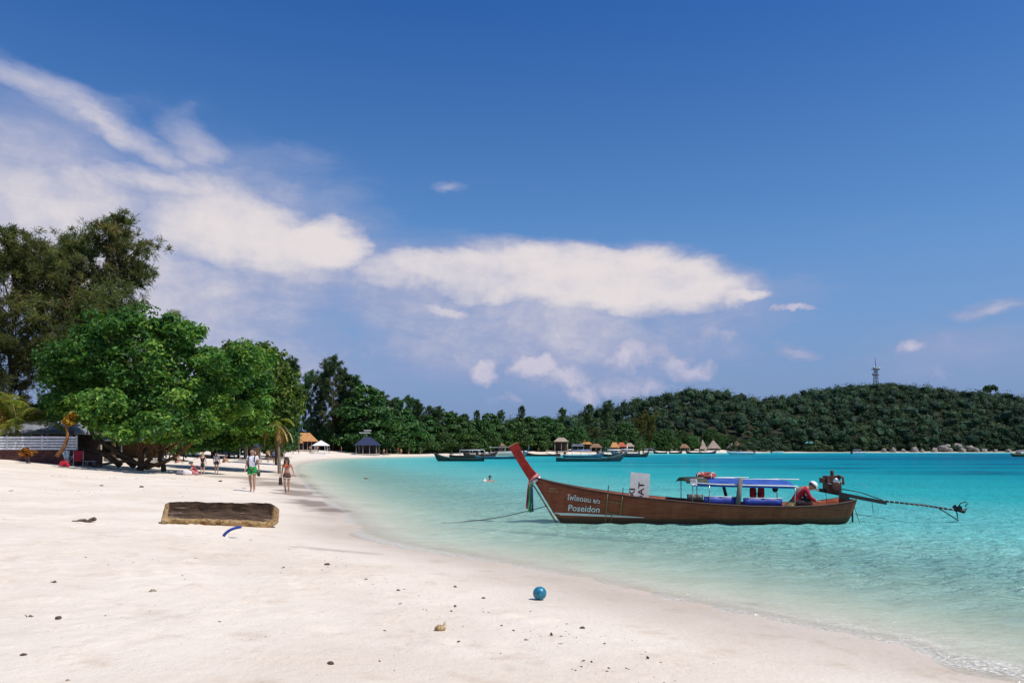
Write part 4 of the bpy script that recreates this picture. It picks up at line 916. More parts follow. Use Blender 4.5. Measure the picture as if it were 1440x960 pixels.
# canopy
RN, RF = -.72, .72
def roof_z(px, f):                                              # f from -1 near edge to 1 far edge
    return float(np.interp(px, [958, 985, 1040, 1106], [1.17, 1.12, 1.09, 1.06])) + .135 * (1 - f * f)
mb = MB(); nU, nV = 16, 10; vs = []; rr_ = np.random.RandomState(4)
for i in range(nU):
    px = 966 + (1104 - 966) * i / (nU - 1); x = bp(px, 680).x
    for j in range(nV):
        f = -1 + 2 * j / (nV - 1); vs.append((x, f * .74, roof_z(px, f) + .012 * math.sin(i * 1.3 + j) * (1 - abs(f)) + rr_.normal() * .004))
mb.add(vs, [(i * nV + j, (i + 1) * nV + j, (i + 1) * nV + j + 1, i * nV + j + 1) for i in range(nU - 1) for j in range(nV - 1)], True); can = mb.build('canopy', M_TARP, boat, solid=.012)
mb = MB(); x0, x1 = bp(966, 680).x, bp(1104, 680).x
mb.add([(x0, -.742, roof_z(966, 1) - .10), (x1, -.742, roof_z(1104, 1) - .07), (x1, -.742, roof_z(1104, 1) + .01), (x0, -.742, roof_z(966, 1) + .01)], [(0, 1, 2, 3)]); mb.build('valance', M_TARP, can, solid=.01)
mb = MB(); M_OLV = mat('olive_cloth', (0.05, 0.06, 0.035), .8, .3, 10)
vs = []
for px in (958, 975, 989):
    for f in (-1, -.5, 0, .5, 1): vs.append((bp(px, 680).x, f * .73, roof_z(px, f) + .025 - (.05 if px == 958 else 0)))
mb.add(vs, [(i * 5 + j, (i + 1) * 5 + j, (i + 1) * 5 + j + 1, i * 5 + j + 1) for i in range(2) for j in range(4)], True); mb.build('front_flap', M_OLV, can, solid=.015)
for s in (-1, 1):                                               # roof rails and posts
    mb = MB(); mb.tube([(bp(px, 0).x, s * .75, roof_z(px, 1) - .005) for px in (962, 1000, 1050, 1108)], .016, 6); mb.build('roof_rail', M_WHITE, boat)
    for px in (965.5, 988.5, 1105):
        x = bp(px, 0).x; mb = MB(); mb.tube([(x, s * .74, .50), (x, s * .74, roof_z(px, 1))], .014, 6); mb.build('canopy_post', M_STEEL, boat)
for px, f in ((1000, -.35), (1022, -.1), (1060, -.45), (1090, -.3)):
    mb = MB(); x = bp(px, 0).x; mb.tube([(x - .5, f * .74, roof_z(px, f) + .03), (x, f * .74 + .05, roof_z(px, f + .07) + .035), (x + .6, f * .74 + .02, roof_z(px, f) + .03)], .013, 5); mb.build('roof_batten', M_WHITE, boat)
mb = MB(); a, b = bp(1037.5, 712, -.78), bp(1041.5, 671.5, -.78); mb.tube([a, (a + b) / 2, b], [.075, .07, .06], 8); mb.build('mooring_post', M_GREYW, boat)
mb = MB(); a, b = bp(1021, 697, -.3), bp(1016.5, 679, -.3); mb.tube([a, b], .045, 6); mb.build('roof_strut', M_DARKW, boat)
for nm, x0, x1, y0, y1, m_ in (('side_panel', 989.5, 1036, 697.5, 711, M_TARP2), ('side_panel', 1045, 1100, 699.5, 711.5, M_TARP2), ('front_panel', 966, 988.5, 694.5, 708, M_BLACK)):
    mb = MB(); n = 9; vs = []
    for i in range(n):
        px = x0 + (x1 - x0) * i / (n - 1); q = .012 * math.sin(i * 1.9)
        for py in (y0 + .02 * (px - x0), y1): p = bp(px, py, -.73); vs.append((p.x, -.73 + q, p.z))
    mb.add(vs, [(2 * i, 2 * i + 2, 2 * i + 3, 2 * i + 1) for i in range(n - 1)], True); mb.build(nm, m_, boat, solid=.012)
    if nm == 'side_panel':
        mb = MB(); a, b = bp(x0, y0, -.735), bp(x1, y0 + .02 * (x1 - x0), -.735); mb.tube([a, b], .010, 5); mb.build('panel_edge', M_WHITE, boat)
mb = MB(); p = bp(1090, 686.5, -.3); mb.ball(p, .085, 10, 8, sz=1.3); mb.tube([p, p + Vector((0, 0, .2))], .008, 4); mb.build('hanging_buoy', M_BLACK, boat)
# engine, tiller and long shaft
eng = MB(); c = bp(1170, 681); eng.box(c + Vector((0, 0, -.05)), (.40, .36, .34)); eng.box(c + Vector((-.08, 0, .17)), (.26, .30, .16)); eng.box(c + Vector((.11, 0, .2)), (.18, .24, .12)); eng.lathe([(.13, -.02), (.15, .02), (.15, .06), (.12, .08)], 12, c + Vector((.03, -.22, -.05)), True, axis='Y'); eng.lathe([(.04, 0), (.05, .05), (.05, .16), (.03, .18)], 8, c + Vector((.0, 0, .22))); eng.box(c + Vector((-.26, 0, .12)), (.12, .24, .14)); eng.tube([c + Vector((.12, -.1, .26)), c + Vector((.25, -.15, .2)), c + Vector((.24, -.2, .0))], .035, 7)
e_o = eng.build('engine', M_IRON, boat, bevel=.02)
mb = MB(); mb.lathe([(.07, 0), (.09, .01), (.09, .05), (.07, .06)], 12, c + Vector((.02, -.23, .1)), True, axis='Y'); mb.tube([c + Vector((-.2, -.19, .05)), c + Vector((0, -.2, .0)), c + Vector((.2, -.19, .1))], .02, 5); mb.build('pipework', M_STEEL, e_o)
mb = MB(); mb.beam(bp(1152, 688.5), bp(1246, 706.8), .10, .10); mb.build('shaft_housing', M_BLACK, boat); mb = MB(); mb.tube([bp(1108, 684), bp(1165, 690.5)], .022, 6); mb.build('tiller', M_WHITE, boat)
mb = MB(); mb.tube([bp(1240, 704), bp(1300, 710.2), bp(1343, 716.8)], .026, 8); sh_ = mb.build('propeller_shaft', M_BLACK, boat)
for k in range(15):                                              # white rope wound round the shaft
    f = k / 14; a = bp(1243 + 96 * f, 704.2 + 12 * f); mb = MB(); mb.torus(a, .026, .010, 8, 5, (1, .5, -.35)); mb.build('rope_turn', M_WHITE, sh_)
mb = MB(); mb.tube([bp(1182, 687), bp(1210, 692), bp(1240, 702.5)], .014, 5); mb.build('lift_cable', M_BLACK, boat)
mb = MB(); mb.tube([bp(1318, 713.2), bp(1333, 722), bp(1347.5, 731.5), bp(1346, 722), bp(1344, 716.5)], .016, 6); mb.build('skeg', M_BLACK, boat)
mb = MB(); mb.tube([bp(1345, 716), bp(1351, 707), bp(1358, 705), bp(1360.5, 708), bp(1357, 711.5)], .016, 6); mb.build('propeller_guard', M_BLACK, boat)
hub = bp(1345, 717); mb = MB(); mb.lathe([(.02, -.06), (.045, -.03), (.045, .04), (.02, .09)], 8, hub, axis='X'); pr = mb.build('propeller', M_BLACK, boat)
for k in range(3):
    a = 2.1 * k + .5; mb = MB(); u = Vector((0.15, math.cos(a), math.sin(a))); w = Vector((.6, -math.sin(a), math.cos(a))).normalized(); vs = [hub + u * r + w * s for r, s in ((.03, -.03), (.10, -.075), (.20, -.06), (.24, .0), (.19, .07), (.09, .06), (.03, .03))]; mb.add(vs, [tuple(range(7))]); mb.build('blade', M_BLACK, pr, solid=.012)
mb = MB(); mb.tube([bp(1345, 717), bp(1355, 719), bp(1359.5, 714.5)], [.03, .06, .02], 7); mb.build('shaft_end', M_BLACK, boat)
mb = MB(); mb.box(bp(1187, 699.5), (.20, .22, .10)); mb.box(bp(1187, 703), (.12, .5, .06)); mb.build('engine_mount', M_BLACK, boat)
mb = MB(); mb.tube([bp(1198.5, 706, -.1), bp(1199, 742, -.1)], .028, 6); mb.build('stern_post', M_BLACK, boat)
for nm, pts in (('stern_line', [(1201, 712), (1209, 735)]), ('stern_line', [(1202, 722), (1220, 725), (1245, 729)]), ('dangling_line', [(1226, 703), (1228, 722)]), ('dangling_line', [(1161, 692), (1163, 708)])):
    mb = MB(); mb.tube([bp(px, py, -.15) for px, py in pts], .008, 4); mb.build(nm, M_ROPED, boat)

# things on and about the boat
def mk(name, label, cat, loc, group=None): return empty(name, loc, 0, label, cat, group)
wo_ = bp(748, 671) + BO; wr = mk('sash', 'pink and white cloth sash knotted round the red prow', 'cloth', wo_)
def lb(px, py, y=0): return bp(px, py, y) + BO - wo_
M_PINK = mat('pink_cloth', (0.62, 0.20, 0.19), .8, .3, 14, bump=.5); M_PALE = mat('pale_cloth', (0.75, 0.66, 0.64), .8, .2, 14, bump=.4)
for (a, b), m_, w in ((((745.5, 676.5), (756, 667)), M_PINK, .095), (((748.5, 680), (758.5, 671.0)), M_PALE, .06)):
    p0, p1 = lb(*a), lb(*b); d = (p1 - p0); nn = Vector((d.z, 0, -d.x)).normalized(); mb = MB(); vs = []
    for k in range(14):
        an = 2 * math.pi * k / 14
        for s in (-1, 1): vs.append((p0 + p1) / 2 + d * .56 * math.cos(an) + Vector((0, .075, 0)) * math.sin(an) + nn * s * w / 2 * (1 + .1 * math.sin(3 * an)))
    mb.add(vs, [(2 * k, 2 * ((k + 1) % 14), 2 * ((k + 1) % 14) + 1, 2 * k + 1) for k in range(14)], True); mb.build('wrap', m_, wr, solid=.014)
rib = mk('prow_ribbons', 'green, red and blue ribbons hanging from the red prow', 'ribbons', wo_)
for i, (c_, x0, x1, y1, w) in enumerate([((.02, .16, .05), 746, 745.5, 719.5, .055), ((.30, .02, .05), 743.5, 741, 715, .05), ((.04, .26, .08), 745, 744, 719, .05), ((.02, .025, .12), 748, 749, 719, .05), ((.25, .03, .04), 747.5, 747.5, 717, .05), ((.55, .10, .16), 743, 740, 713, .035), ((.06, .20, .10), 747, 746.5, 720, .04)]):
    mb = MB(); vs = []; m_ = mat('ribbon_%d' % i, c_, .6, .3, 20); y = -.04 - .022 * (i % 4)
    for k in range(7):
        f = k / 6; p = lb(x0 + (x1 - x0) * f, 677 + (y1 - 677) * f, 0); ww = w * (.5 + .5 * min(1, f * 3)) ; vs += [(p.x - ww / 2, y + .02 * math.sin(5 * f + i), p.z), (p.x + ww / 2, y + .02 * math.sin(5 * f + i + 1), p.z)]
    mb.add(vs, [(2 * k, 2 * k + 2, 2 * k + 3, 2 * k + 1) for k in range(6)], True); mb.build('ribbon', m_, rib, solid=.004)
sg = mk('taxi_sign', 'white board lettered TAXI BOAT standing on end in the longtail boat', 'sign', bp(898, 705) + BO); so = bp(898, 705)
cs = [bp(887.2, 663.2) - so, bp(914.2, 666) - so, bp(911.5, 708) - so, bp(883.5, 708) - so]
mb = MB(); mb.add([(v.x, y, v.z) for y in (-.015, .015) for v in cs], [(0, 3, 2, 1), (4, 5, 6, 7), (0, 1, 5, 4), (1, 2, 6, 5), (2, 3, 7, 6), (3, 0, 4, 7)]); mb.build('board', mat('sign_white', (.60, .60, .57), .6, .08, 8), sg)
M_LET = mat('sign_letters', (.07, .045, .04), .7)
for body, px0, py0 in (('TAXI', 892.5, 718), ('BOAT', 905.2, 716)):
    def pl_(x, y, px0=px0, py0=py0):                              # reading upwards
        qx, qy = px0 - y, py0 - x; p = bp(qx + (qy - 690) * -.06, qy) - so; return (p.x, -.019, p.z)
    o = paint_text(body, 0, 0, 8.2, 0, 0, M_LET, 'lettering', 1.28, place=pl_, weight=.02); o.parent = sg
lad = mk('rope_ladder', 'thin yellowish rope ladder hung over the side of the longtail boat', 'ladder', bp(865, 700, -.7) + BO); lo_ = bp(865, 700, -.7)
def side(px, py): g = bp(px, py, -.6); y = hull_y(g.x, g.z, .03); g = bp(px, py, y); return Vector((g.x, hull_y(g.x, g.z, .03), g.z)) - lo_
for pts in ([(854.8, 694), (853.8, 705), (852.5, 718), (851.5, 730), (851, 738)], [(875.5, 697.5), (874.3, 708), (872.5, 724)]):
    mb = MB(); mb.tube([side(*p) for p in pts], .012, 5); mb.build('side_rope', M_ROPE, lad)
    q = side(*pts[0]); mb = MB(); mb.tube([q, q + Vector((.02, .1, .10)), q + Vector((.035, .14, .22))], .014, 5); mb.build('hook', M_BLACK, lad)
for a, b in (((853.8, 704.5), (874.5, 707)), ((852.3, 720.5), (872.5, 724)), ((860, 723), (859.5, 738))):
    mb = MB(); p0, p1 = side(*a), side(*b); mb.tube([p0, side((a[0] + b[0]) / 2, (a[1] + b[1]) / 2), p1], .011, 5); mb.build('rung', M_ROPE, lad)
lr = mk('life_ring', 'worn red life ring strapped on the blue canopy of the longtail boat', 'life ring', bp(993, 667) + BO); lc = bp(993, 667)
zc_ = roof_z(993, 0) + .075 ; mb = MB(); mb.torus(Vector((0, 0, zc_ - lc.z)), .22, .065, 24, 9, (0, -.12, 1)); mb.build('ring', mat('faded_red', (.33, .055, .035), .6, .3, 10), lr)
for a in (.3, 1.9, 3.5, 5.0):
    p = Vector((.22 * math.cos(a), .22 * math.sin(a), zc_ - lc.z + .026 * math.sin(a))); mb = MB(); mb.torus(p, .069, .012, 10, 5, (-math.sin(a), math.cos(a), 0)); mb.build('strap', M_WHITE, lr)
rg = mk('white_rag', 'pale rag hanging under the front of the blue boat canopy', 'rag', bp(975, 678, -.72) + BO); ro = bp(975, 678, -.72)
mb = MB(); vs = []
for k in range(5):
    for px in (971, 974, 977, 980): p = bp(px + .5 * math.sin(k + px), 673.5 + k * 2.4 * (1 - .15 * (px % 2)), -.76) - ro; vs.append((p.x, p.y + .03 * math.sin(px * 2 + k), p.z))
mb.add(vs, [(k * 4 + j, k * 4 + j + 1, k * 4 + j + 5, k * 4 + j + 4) for k in range(4) for j in range(3)], True); mb.build('cloth', M_PALE, rg, solid=.01)
jk = mk('life_jacket', 'red life jacket hung under the blue canopy of the longtail boat', 'life jacket', bp(1064, 690, -.2) + BO); jo = bp(1064, 690, -.2); M_REDC = mat('red_cloth', (.42, .014, .022), .7, .3, 9, bump=.3)
for s in (-1, 1):
    mb = MB(); mb.tube([Vector((s * .10, 0, .17)), Vector((s * .115, -.03, .05)), Vector((s * .11, -.04, -.10)), Vector((s * .10, -.02, -.22))], [.05, .095, .10, .085], 9, flat=.6); mb.build('panel', M_REDC, jk)
mb = MB(); mb.tube([(-.09, .02, .16), (0, .04, .20), (.09, .02, .16)], .045, 7); mb.build('collar', M_BLACK, jk)
mb = MB(); mb.tube([(-.16, -.07, -.06), (0, -.13, -.07), (.16, -.07, -.06)], .014, 5); mb.build('strap', M_BLACK, jk)
rp_ = mk('mooring_rope', 'thin dark mooring rope running from the prow down into the shallows', 'rope', bp(786, 712) + BO); ro = bp(786, 712)
a = bp(768, 711) + Vector((0, -.06, 0)) - ro; q = onw = Vector(((622 - 720) * 22.9 / F, 22.9, -.06)) - BO - ro; mb = MB(); mb.tube([a.lerp(q, k / 10) + Vector((0, 0, -.10 * math.sin(math.pi * k / 10))) for k in range(11)], .011, 5); mb.build('line', M_ROPED, rp_)
co_ = mk('rope_coil', 'small heap of tan rope on the boat rail beside the boatman', 'rope', bp(1110, 712, -.65) + BO); mb = MB(); [mb.torus((0.03 * k, .02 * k, .015 + .02 * k), .13 - .01 * k, .014, 18, 5, (.1 * k, .1, 1)) for k in range(4)]; mb.build('coil', M_ROPE, co_)
co_.location.z = float(np.interp(co_.location.x - BO.x, hx, hs_)) + .02
# ------------------------------------------------------------------ people
M_SKIN = mat('skin_tan', (0.42, 0.22, 0.14), .55, .08, 8); M_SKIN2 = mat('skin_pale', (0.56, 0.33, 0.23), .55, .08, 8); M_HAIRB = mat('hair_brown', (0.045, 0.022, 0.012), .5, .3, 30); M_HAIRY = mat('hair_blond', (0.42, 0.30, 0.14), .5, .2, 30)
J0 = dict(pel=(0, 0, .95), spi=(0, .01, 1.13), che=(0, .01, 1.33), nek=(0, .015, 1.475), hb=(0, .0, 1.55), hm=(0, -.015, 1.64), ht=(0, 0, 1.735),
          ls=(.17, .01, 1.415), le=(.23, .03, 1.14), lw=(.25, -.04, .90), lh=(.25, -.06, .835), rs=(-.17, .01, 1.415), re=(-.23, .03, 1.14), rw=(-.25, -.04, .90), rh=(-.25, -.06, .835),
          lp=(.09, 0, .91), lk=(.10, -.03, .50), la=(.10, .02, .085), lt=(.11, -.13, .035), rp=(-.09, 0, .91), rk=(-.10, -.03, .50), ra=(-.10, .02, .085), rt=(-.11, -.13, .035))
RAD = dict(pel=(.15, .105), spi=(.125, .09), che=(.155, .105), nek=(.062, .062), hb=(.068, .075), hm=(.085, .10), ht=(.055, .065), ls=(.062, .062), le=(.042, .042), lw=(.028, .024), lh=(.04, .02),
           lp=(.095, .095), lk=(.06, .06), la=(.038, .04), lt=(.038, .022))
for k in list(RAD):
    if k[0] == 'l' and k != 'l': RAD['r' + k[1:]] = RAD[k]
BONES = [('pel', 'spi'), ('spi', 'che'), ('che', 'nek'), ('nek', 'hb'), ('hb', 'hm'), ('hm', 'ht'), ('che', 'ls'), ('ls', 'le'), ('le', 'lw'), ('lw', 'lh'), ('che', 'rs'), ('rs', 're'), ('re', 'rw'), ('rw', 'rh'),
         ('pel', 'lp'), ('lp', 'lk'), ('lk', 'la'), ('la', 'lt'), ('pel', 'rp'), ('rp', 'rk'), ('rk', 'ra'), ('ra', 'rt')]
def skin(name, nodes, edges, rad, m, parent, root, sub=1):
    keys = list(nodes); me = bpy.data.meshes.new(name); me.from_pydata([tuple(nodes[k]) for k in keys], [(keys.index(a), keys.index(b)) for a, b in edges], []); o = link(name, me, parent, m)
    bm = bmesh.new(); bm.from_mesh(me); ly = bm.verts.layers.skin.verify(); bm.verts.ensure_lookup_table()
    for i, k in enumerate(keys):
        bm.verts[i][ly].radius = rad[k]; bm.verts[i][ly].use_root = (k == root)
    bm.to_mesh(me); bm.free()
    md = o.modifiers.new('skin', 'SKIN'); md.use_smooth_shade = True; md.use_x_symmetry = False
    s = o.modifiers.new('sub', 'SUBSURF'); s.levels = sub; s.render_levels = sub
    return o
def V3(p): return Vector(p)
def person(loc, rz, height, label, pose=None, top=None, top_kind='shirt', bottom=None, bottom_len=.55, hairm=None, hair_kind='short', skinm=None, detail=True, group=None, hat=None, trim=None, slim=1.0, name='person'):
    P = empty(name, loc, rz, label, 'person', group); k = height / 1.75; P.scale = (k,) * 3; skinm = skinm or M_SKIN
    J = dict(J0); J.update(pose or {}); nodes = {a: V3(b) for a, b in J.items()}; rad = {a: (r[0] * slim, r[1] * slim) for a, r in RAD.items()}; edges = list(BONES)
    if detail:                                                   # nose, ears and five fingers a hand
        hm = nodes['hm']; up = (nodes['ht'] - nodes['hb']).normalized(); sidev = (nodes['ls'] - nodes['rs']).normalized(); fw = sidev.cross(up) * 1.0
        if (fw.dot(nodes['lt'] - nodes['la']) < 0) and pose is None: fw = -fw
        nodes['nose'] = hm + fw * .118 - up * .012; rad['nose'] = (.015, .015); edges.append(('hm', 'nose'))
        for s, e in (('l', 1), ('r', -1)):
            nodes[s + 'ear'] = hm + sidev * e * .098; rad[s + 'ear'] = (.012, .02); edges.append(('hm', s + 'ear'))
            w, h = nodes[s + 'w'], nodes[s + 'h']; d = (h - w).normalized(); ac = d.cross(sidev).normalized() if abs(d.dot(sidev)) < .9 else V3((0, 1, 0))
            for i, (o_, ln) in enumerate(((-.032, .055), (-.011, .07), (.011, .075), (.032, .065))):
                a, b = s + 'f%d' % i, s + 'g%d' % i; nodes[a] = h + d * ln * .55 + ac * o_; nodes[b] = h + d * ln + ac * o_ * .9 - sidev * e * .018; rad[a] = (.0095, .0095); rad[b] = (.007, .007); edges += [(s + 'h', a), (a, b)]
            a = s + 'th'; nodes[a] = w + d * .055 - ac * .045; rad[a] = (.010, .010); edges.append((s + 'w', a))
    skin('body', nodes, edges, rad, skinm, P, 'pel')
    lerp = lambda a, b, f: nodes[a].lerp(nodes[b], f)
    if top is not None:
        if top_kind in ('shirt', 'dress', 'long'):
            f = .55 if top_kind == 'shirt' else (.98 if top_kind == 'long' else .12)
            n2 = dict(a=lerp('pel', 'spi', -.25), b=nodes['spi'], c=nodes['che'], d=lerp('che', 'nek', .62), e=nodes['ls'], f=lerp('ls', 'le', f), g=nodes['rs'], h=lerp('rs', 're', f)); r2 = dict(a=(.172, .128), b=(.15, .115), c=(.172, .125), d=(.085, .075), e=(.078, .078), f=(.068, .068), g=(.078, .078), h=(.068, .068))
            ed = [('a', 'b'), ('b', 'c'), ('c', 'd'), ('c', 'e'), ('e', 'f'), ('c', 'g'), ('g', 'h')]
            if top_kind == 'long':
                n2.update(i=lerp('le', 'lw', .85), j=lerp('re', 'rw', .85)); r2.update(i=(.042, .042), j=(.042, .042), f=(.056, .056), h=(.056, .056)); ed += [('f', 'i'), ('h', 'j')]
            if top_kind == 'dress':
                n2['z'] = (lerp('lp', 'lk', .75) + lerp('rp', 'rk', .75)) / 2; r2['z'] = (.20, .15); ed.append(('a', 'z'))
            r2 = {a: (b[0] * slim, b[1] * slim) for a, b in r2.items()}
            skin({'shirt': 'shirt', 'dress': 'dress', 'long': 'shirt'}[top_kind], n2, ed, r2, top, P, 'b')
        elif top_kind == 'bikini':
            mb = MB(); c = nodes['che']
            for s in (-1, 1): mb.ball(c + V3((s * .068, -.085, .0)), .062, 12, 8, sy=.75)
            mb.tube([c + V3((.15 * math.sin(a), .012 - .108 * math.cos(a), -.035)) for a in [i * math.pi / 8 for i in range(17)]], .008, 5)
            for s in (-1, 1): mb.tube([c + V3((s * .07, -.11, .05)), c + V3((s * .075, -.06, .13)), c + V3((s * .03, .05, .15))], .007, 5)
            mb.build('bikini_top', top, P)
    if bottom is not None:
        mb = MB(); wv = (nodes['lp'] - nodes['rp']).normalized()
        pl0, pl1 = lerp('pel', 'spi', .35), nodes['pel'] + (nodes['pel'] - nodes['spi']) * .12
        def ring_(c, ax, rx, ry, n=14):
            y = wv.cross(ax).normalized(); return [c + wv * rx * math.cos(6.283 * j / n) + y * ry * math.sin(6.283 * j / n) for j in range(n)]
        ax = (pl0 - pl1).normalized(); vs = ring_(pl0, ax, .145 * slim, .115 * slim) + ring_((pl0 + pl1) / 2, ax, .172 * slim, .135 * slim) + ring_(pl1, ax, .178 * slim, .138 * slim)
        mb.add(vs, [(i * 14 + j, i * 14 + (j + 1) % 14, (i + 1) * 14 + (j + 1) % 14, (i + 1) * 14 + j) for i in range(2) for j in range(14)], True)
        for s in 'lr': mb.tube([lerp(s + 'p', s + 'k', -.12), lerp(s + 'p', s + 'k', .1), lerp(s + 'p', s + 'k', bottom_len)], [.085 * slim, .11 * slim, .108 * slim], 12)
        mb.build('shorts', bottom, P)
        if trim is not None:
            for s in 'lr': mb = MB(); q = lerp(s + 'p', s + 'k', bottom_len + .01); mb.torus(q, (.108) * slim, .012, 14, 5, (nodes[s + 'k'] - nodes[s + 'p'])); mb.build('hem', trim, P)
    if hairm is not None:
        hm, up = nodes['hm'], (nodes['ht'] - nodes['hb']).normalized(); sidev = (nodes['ls'] - nodes['rs']).normalized(); fw = sidev.cross(up)
        mb = MB(); vs = []; nr, ns = 7, 14; low = {'short': .95, 'long': 1.25, 'bun': 1.0}[hair_kind]
        for i in range(nr):
            for j in range(ns):
                a = 2 * math.pi * j / ns; front = max(0, math.cos(a)); th = (math.pi / 2) * (i / (nr - 1)) * (low * 1.15 - .62 * front) + .02; r = .112 + .006 * math.sin(5 * a + i)
                vs.append(hm + up * .012 + up * math.cos(th) * (r + .008) + (fw * math.cos(a) * r * 1.06 + sidev * math.sin(a) * r * .93) * math.sin(th))
        mb.add(vs, [(i * ns + j, i * ns + (j + 1) % ns, (i + 1) * ns + (j + 1) % ns, (i + 1) * ns + j) for i in range(nr - 1) for j in range(ns)], True); mb.f.append(tuple(range(ns))); mb.sm.append(True)
        if hair_kind == 'long':
            for s in (-1, 0, 1): mb.tube([hm + sidev * s * .07 - fw * (.07 - .06 * abs(s)), hm + sidev * s * .10 - fw * (.08 - .09 * abs(s)) - up * .13, hm + sidev * s * .095 - fw * (.06 - .15 * abs(s)) - up * .28], [.06, .05, .02], 7)
        if hair_kind == 'bun': mb.ball(hm + up * .13 - fw * .04, .055, 10, 7)
        mb.build('hair', hairm, P)
    if hat is not None:
        hm, up = nodes['hm'], (nodes['ht'] - nodes['hb']).normalized(); sidev = (nodes['ls'] - nodes['rs']).normalized(); fw = sidev.cross(up); mb = MB(); vs = []; nr, ns = 6, 14
        for i in range(nr):
            for j in range(ns):
                a = 2 * math.pi * j / ns; th = (math.pi / 2) * i / (nr - 1) + .02; vs.append(hm + up * .03 + up * math.cos(th) * .115 + (fw * math.cos(a) * 1.08 + sidev * math.sin(a) * .96) * .12 * math.sin(th))
        mb.add(vs, [(i * ns + j, i * ns + (j + 1) % ns, (i + 1) * ns + (j + 1) % ns, (i + 1) * ns + j) for i in range(nr - 1) for j in range(ns)], True); mb.f.append(tuple(range(ns))); mb.sm.append(True)
        b0 = [hm + up * .032 + fw * .118 * math.cos(a) + sidev * .115 * math.sin(a) for a in np.linspace(-1.1, 1.1, 7)]; b1 = [hm + up * .012 + fw * (.118 * math.cos(a) + .085 * math.cos(a * .9)) + sidev * .115 * math.sin(a) for a in np.linspace(-1.1, 1.1, 7)]
        ct = MB(); mb.add(b0 + b1, [(i, i + 1, 8 + i, 7 + i) for i in range(6)], True); mb.build('cap', hat, P, solid=.006)
    return P
c_ = lambda n, r, g, b, **k: mat('cloth_' + n, (r, g, b), .8, .15, 14, **k)
WALK = dict(lk=(.09, -.10, .52), la=(.09, -.06, .09), lt=(.10, -.22, .045), rk=(-.10, .0, .50), ra=(-.09, .16, .11), rt=(-.10, .04, .03), lw=(.25, .03, .90), lh=(.25, .03, .835), rw=(-.26, -.10, .92), rh=(-.26, -.14, .86))
def G(px, py): return ground(px, py)
g = G(355, 691.3); SCALE = lambda g, n: n * g.y / F
man = person(g, R(2), SCALE(g, 61), 'man in white T-shirt and green shorts walking along the beach with backpack straps', WALK, c_('white', .72, .70, .74), 'shirt', c_('green', .015, .25, .05), .5, M_HAIRB, 'short', slim=1.0, trim=c_('lime', .55, .65, .35))
for s in (-1, 1):
    mb = MB(); mb.tube([(s * .10, .10, 1.44), (s * .115, .0, 1.50), (s * .12, -.115, 1.40), (s * .125, -.135, 1.25), (s * .15, -.08, 1.10), (s * .16, .06, 1.08)], .022, 6, flat=.5); mb.build('backpack_strap', c_('navy', .02, .02, .045), man)
mb = MB(); mb.box((0, .21, 1.27), (.26, .15, .36)); mb.build('backpack', c_('navy', .02, .02, .045), man, bevel=.05)
k = man.scale[0]; mhand = Vector(man.location) + Vector((.25, .0, .72)) * k
o = empty('carried_sandals', mhand, 0, 'dark sandals dangling from the hand of the man in green shorts', 'sandals'); M_SHOE = c_('shoe', .04, .025, .02)
for s in (-1, 1): mb = MB(); mb.tube([(s * .025, .03, .10), (s * .03, .0, .0), (s * .03, .01, -.10)], [.035, .045, .03], 8, flat=.45); mb.build('sandal', M_SHOE, o)
g = G(403.5, 694.5)
WW = dict(lw=(.34, -.02, .95), le=(.27, .03, 1.16), lh=(.38, -.05, .89), lk=(.085, -.03, .5), la=(.08, .0, .085), lt=(.09, -.15, .035), rk=(-.085, -.08, .52), ra=(-.085, .08, .10), rt=(-.09, -.05, .03), rw=(-.24, -.02, .93), rh=(-.24, -.03, .86))
wom = person(g, R(-3), SCALE(g, 52), 'woman in orange bikini top and brown shorts carrying a dark bag along the shore', WW, c_('orange', .62, .10, .02), 'bikini', c_('brown', .12, .055, .045), .38, M_HAIRB, 'long', slim=.93, trim=M_WHITE, skinm=M_SKIN)
mb = MB(); mb.box((0, -.118, 1.655), (.15, .02, .04)); mb.build('sunglasses', M_BLACK, wom, bevel=.008)
o = empty('shoulder_bag', Vector(wom.location) + Vector((-.30, -.02, .62)) * wom.scale[0], 0, 'dark brown bag hanging from the hand of the woman in orange', 'bag')
mb = MB(); mb.box((0, 0, 0), (.16, .13, .34), taper=(.7, .7)); mb.build('bag_body', M_SHOE, o, bevel=.03); mb = MB(); mb.tube([(-.04, 0, .15), (.02, 0, .26), (.06, 0, .15)], .012, 5); mb.build('handle', M_SHOE, o)
g = G(285, 668)
person(g, R(200), SCALE(g, 32), 'blonde woman in short black dress standing with one arm out near the tangled stems', dict(le=(.38, -.06, 1.30), lw=(.60, -.10, 1.26), lh=(.66, -.11, 1.25)), c_('black', .02, .02, .022), 'dress', None, .5, M_HAIRY, 'long', M_SKIN2, slim=.92)
g = G(304.5, 667)
person(g, R(175), SCALE(g, 32.5), 'woman in white shirt and dark shorts seen from behind beside the blonde woman', None, c_('white', .72, .70, .74), 'shirt', c_('black', .02, .02, .022), .3, M_HAIRB, 'bun', M_SKIN2, slim=.95)
g = G(377, 650); person(g, R(186), SCALE(g, 19), 'person in tan shirt and black shorts walking away along the beach', WALK, c_('tan', .42, .30, .12), 'shirt', c_('black', .02, .02, .022), .5, M_HAIRB, 'short', detail=False)
g = G(385, 651); person(g, R(172), SCALE(g, 18.5), 'person in blue shirt and navy shorts walking away along the beach', WALK, c_('blue', .10, .16, .34), 'shirt', c_('navy', .02, .02, .045), .5, M_HAIRB, 'short', detail=False)
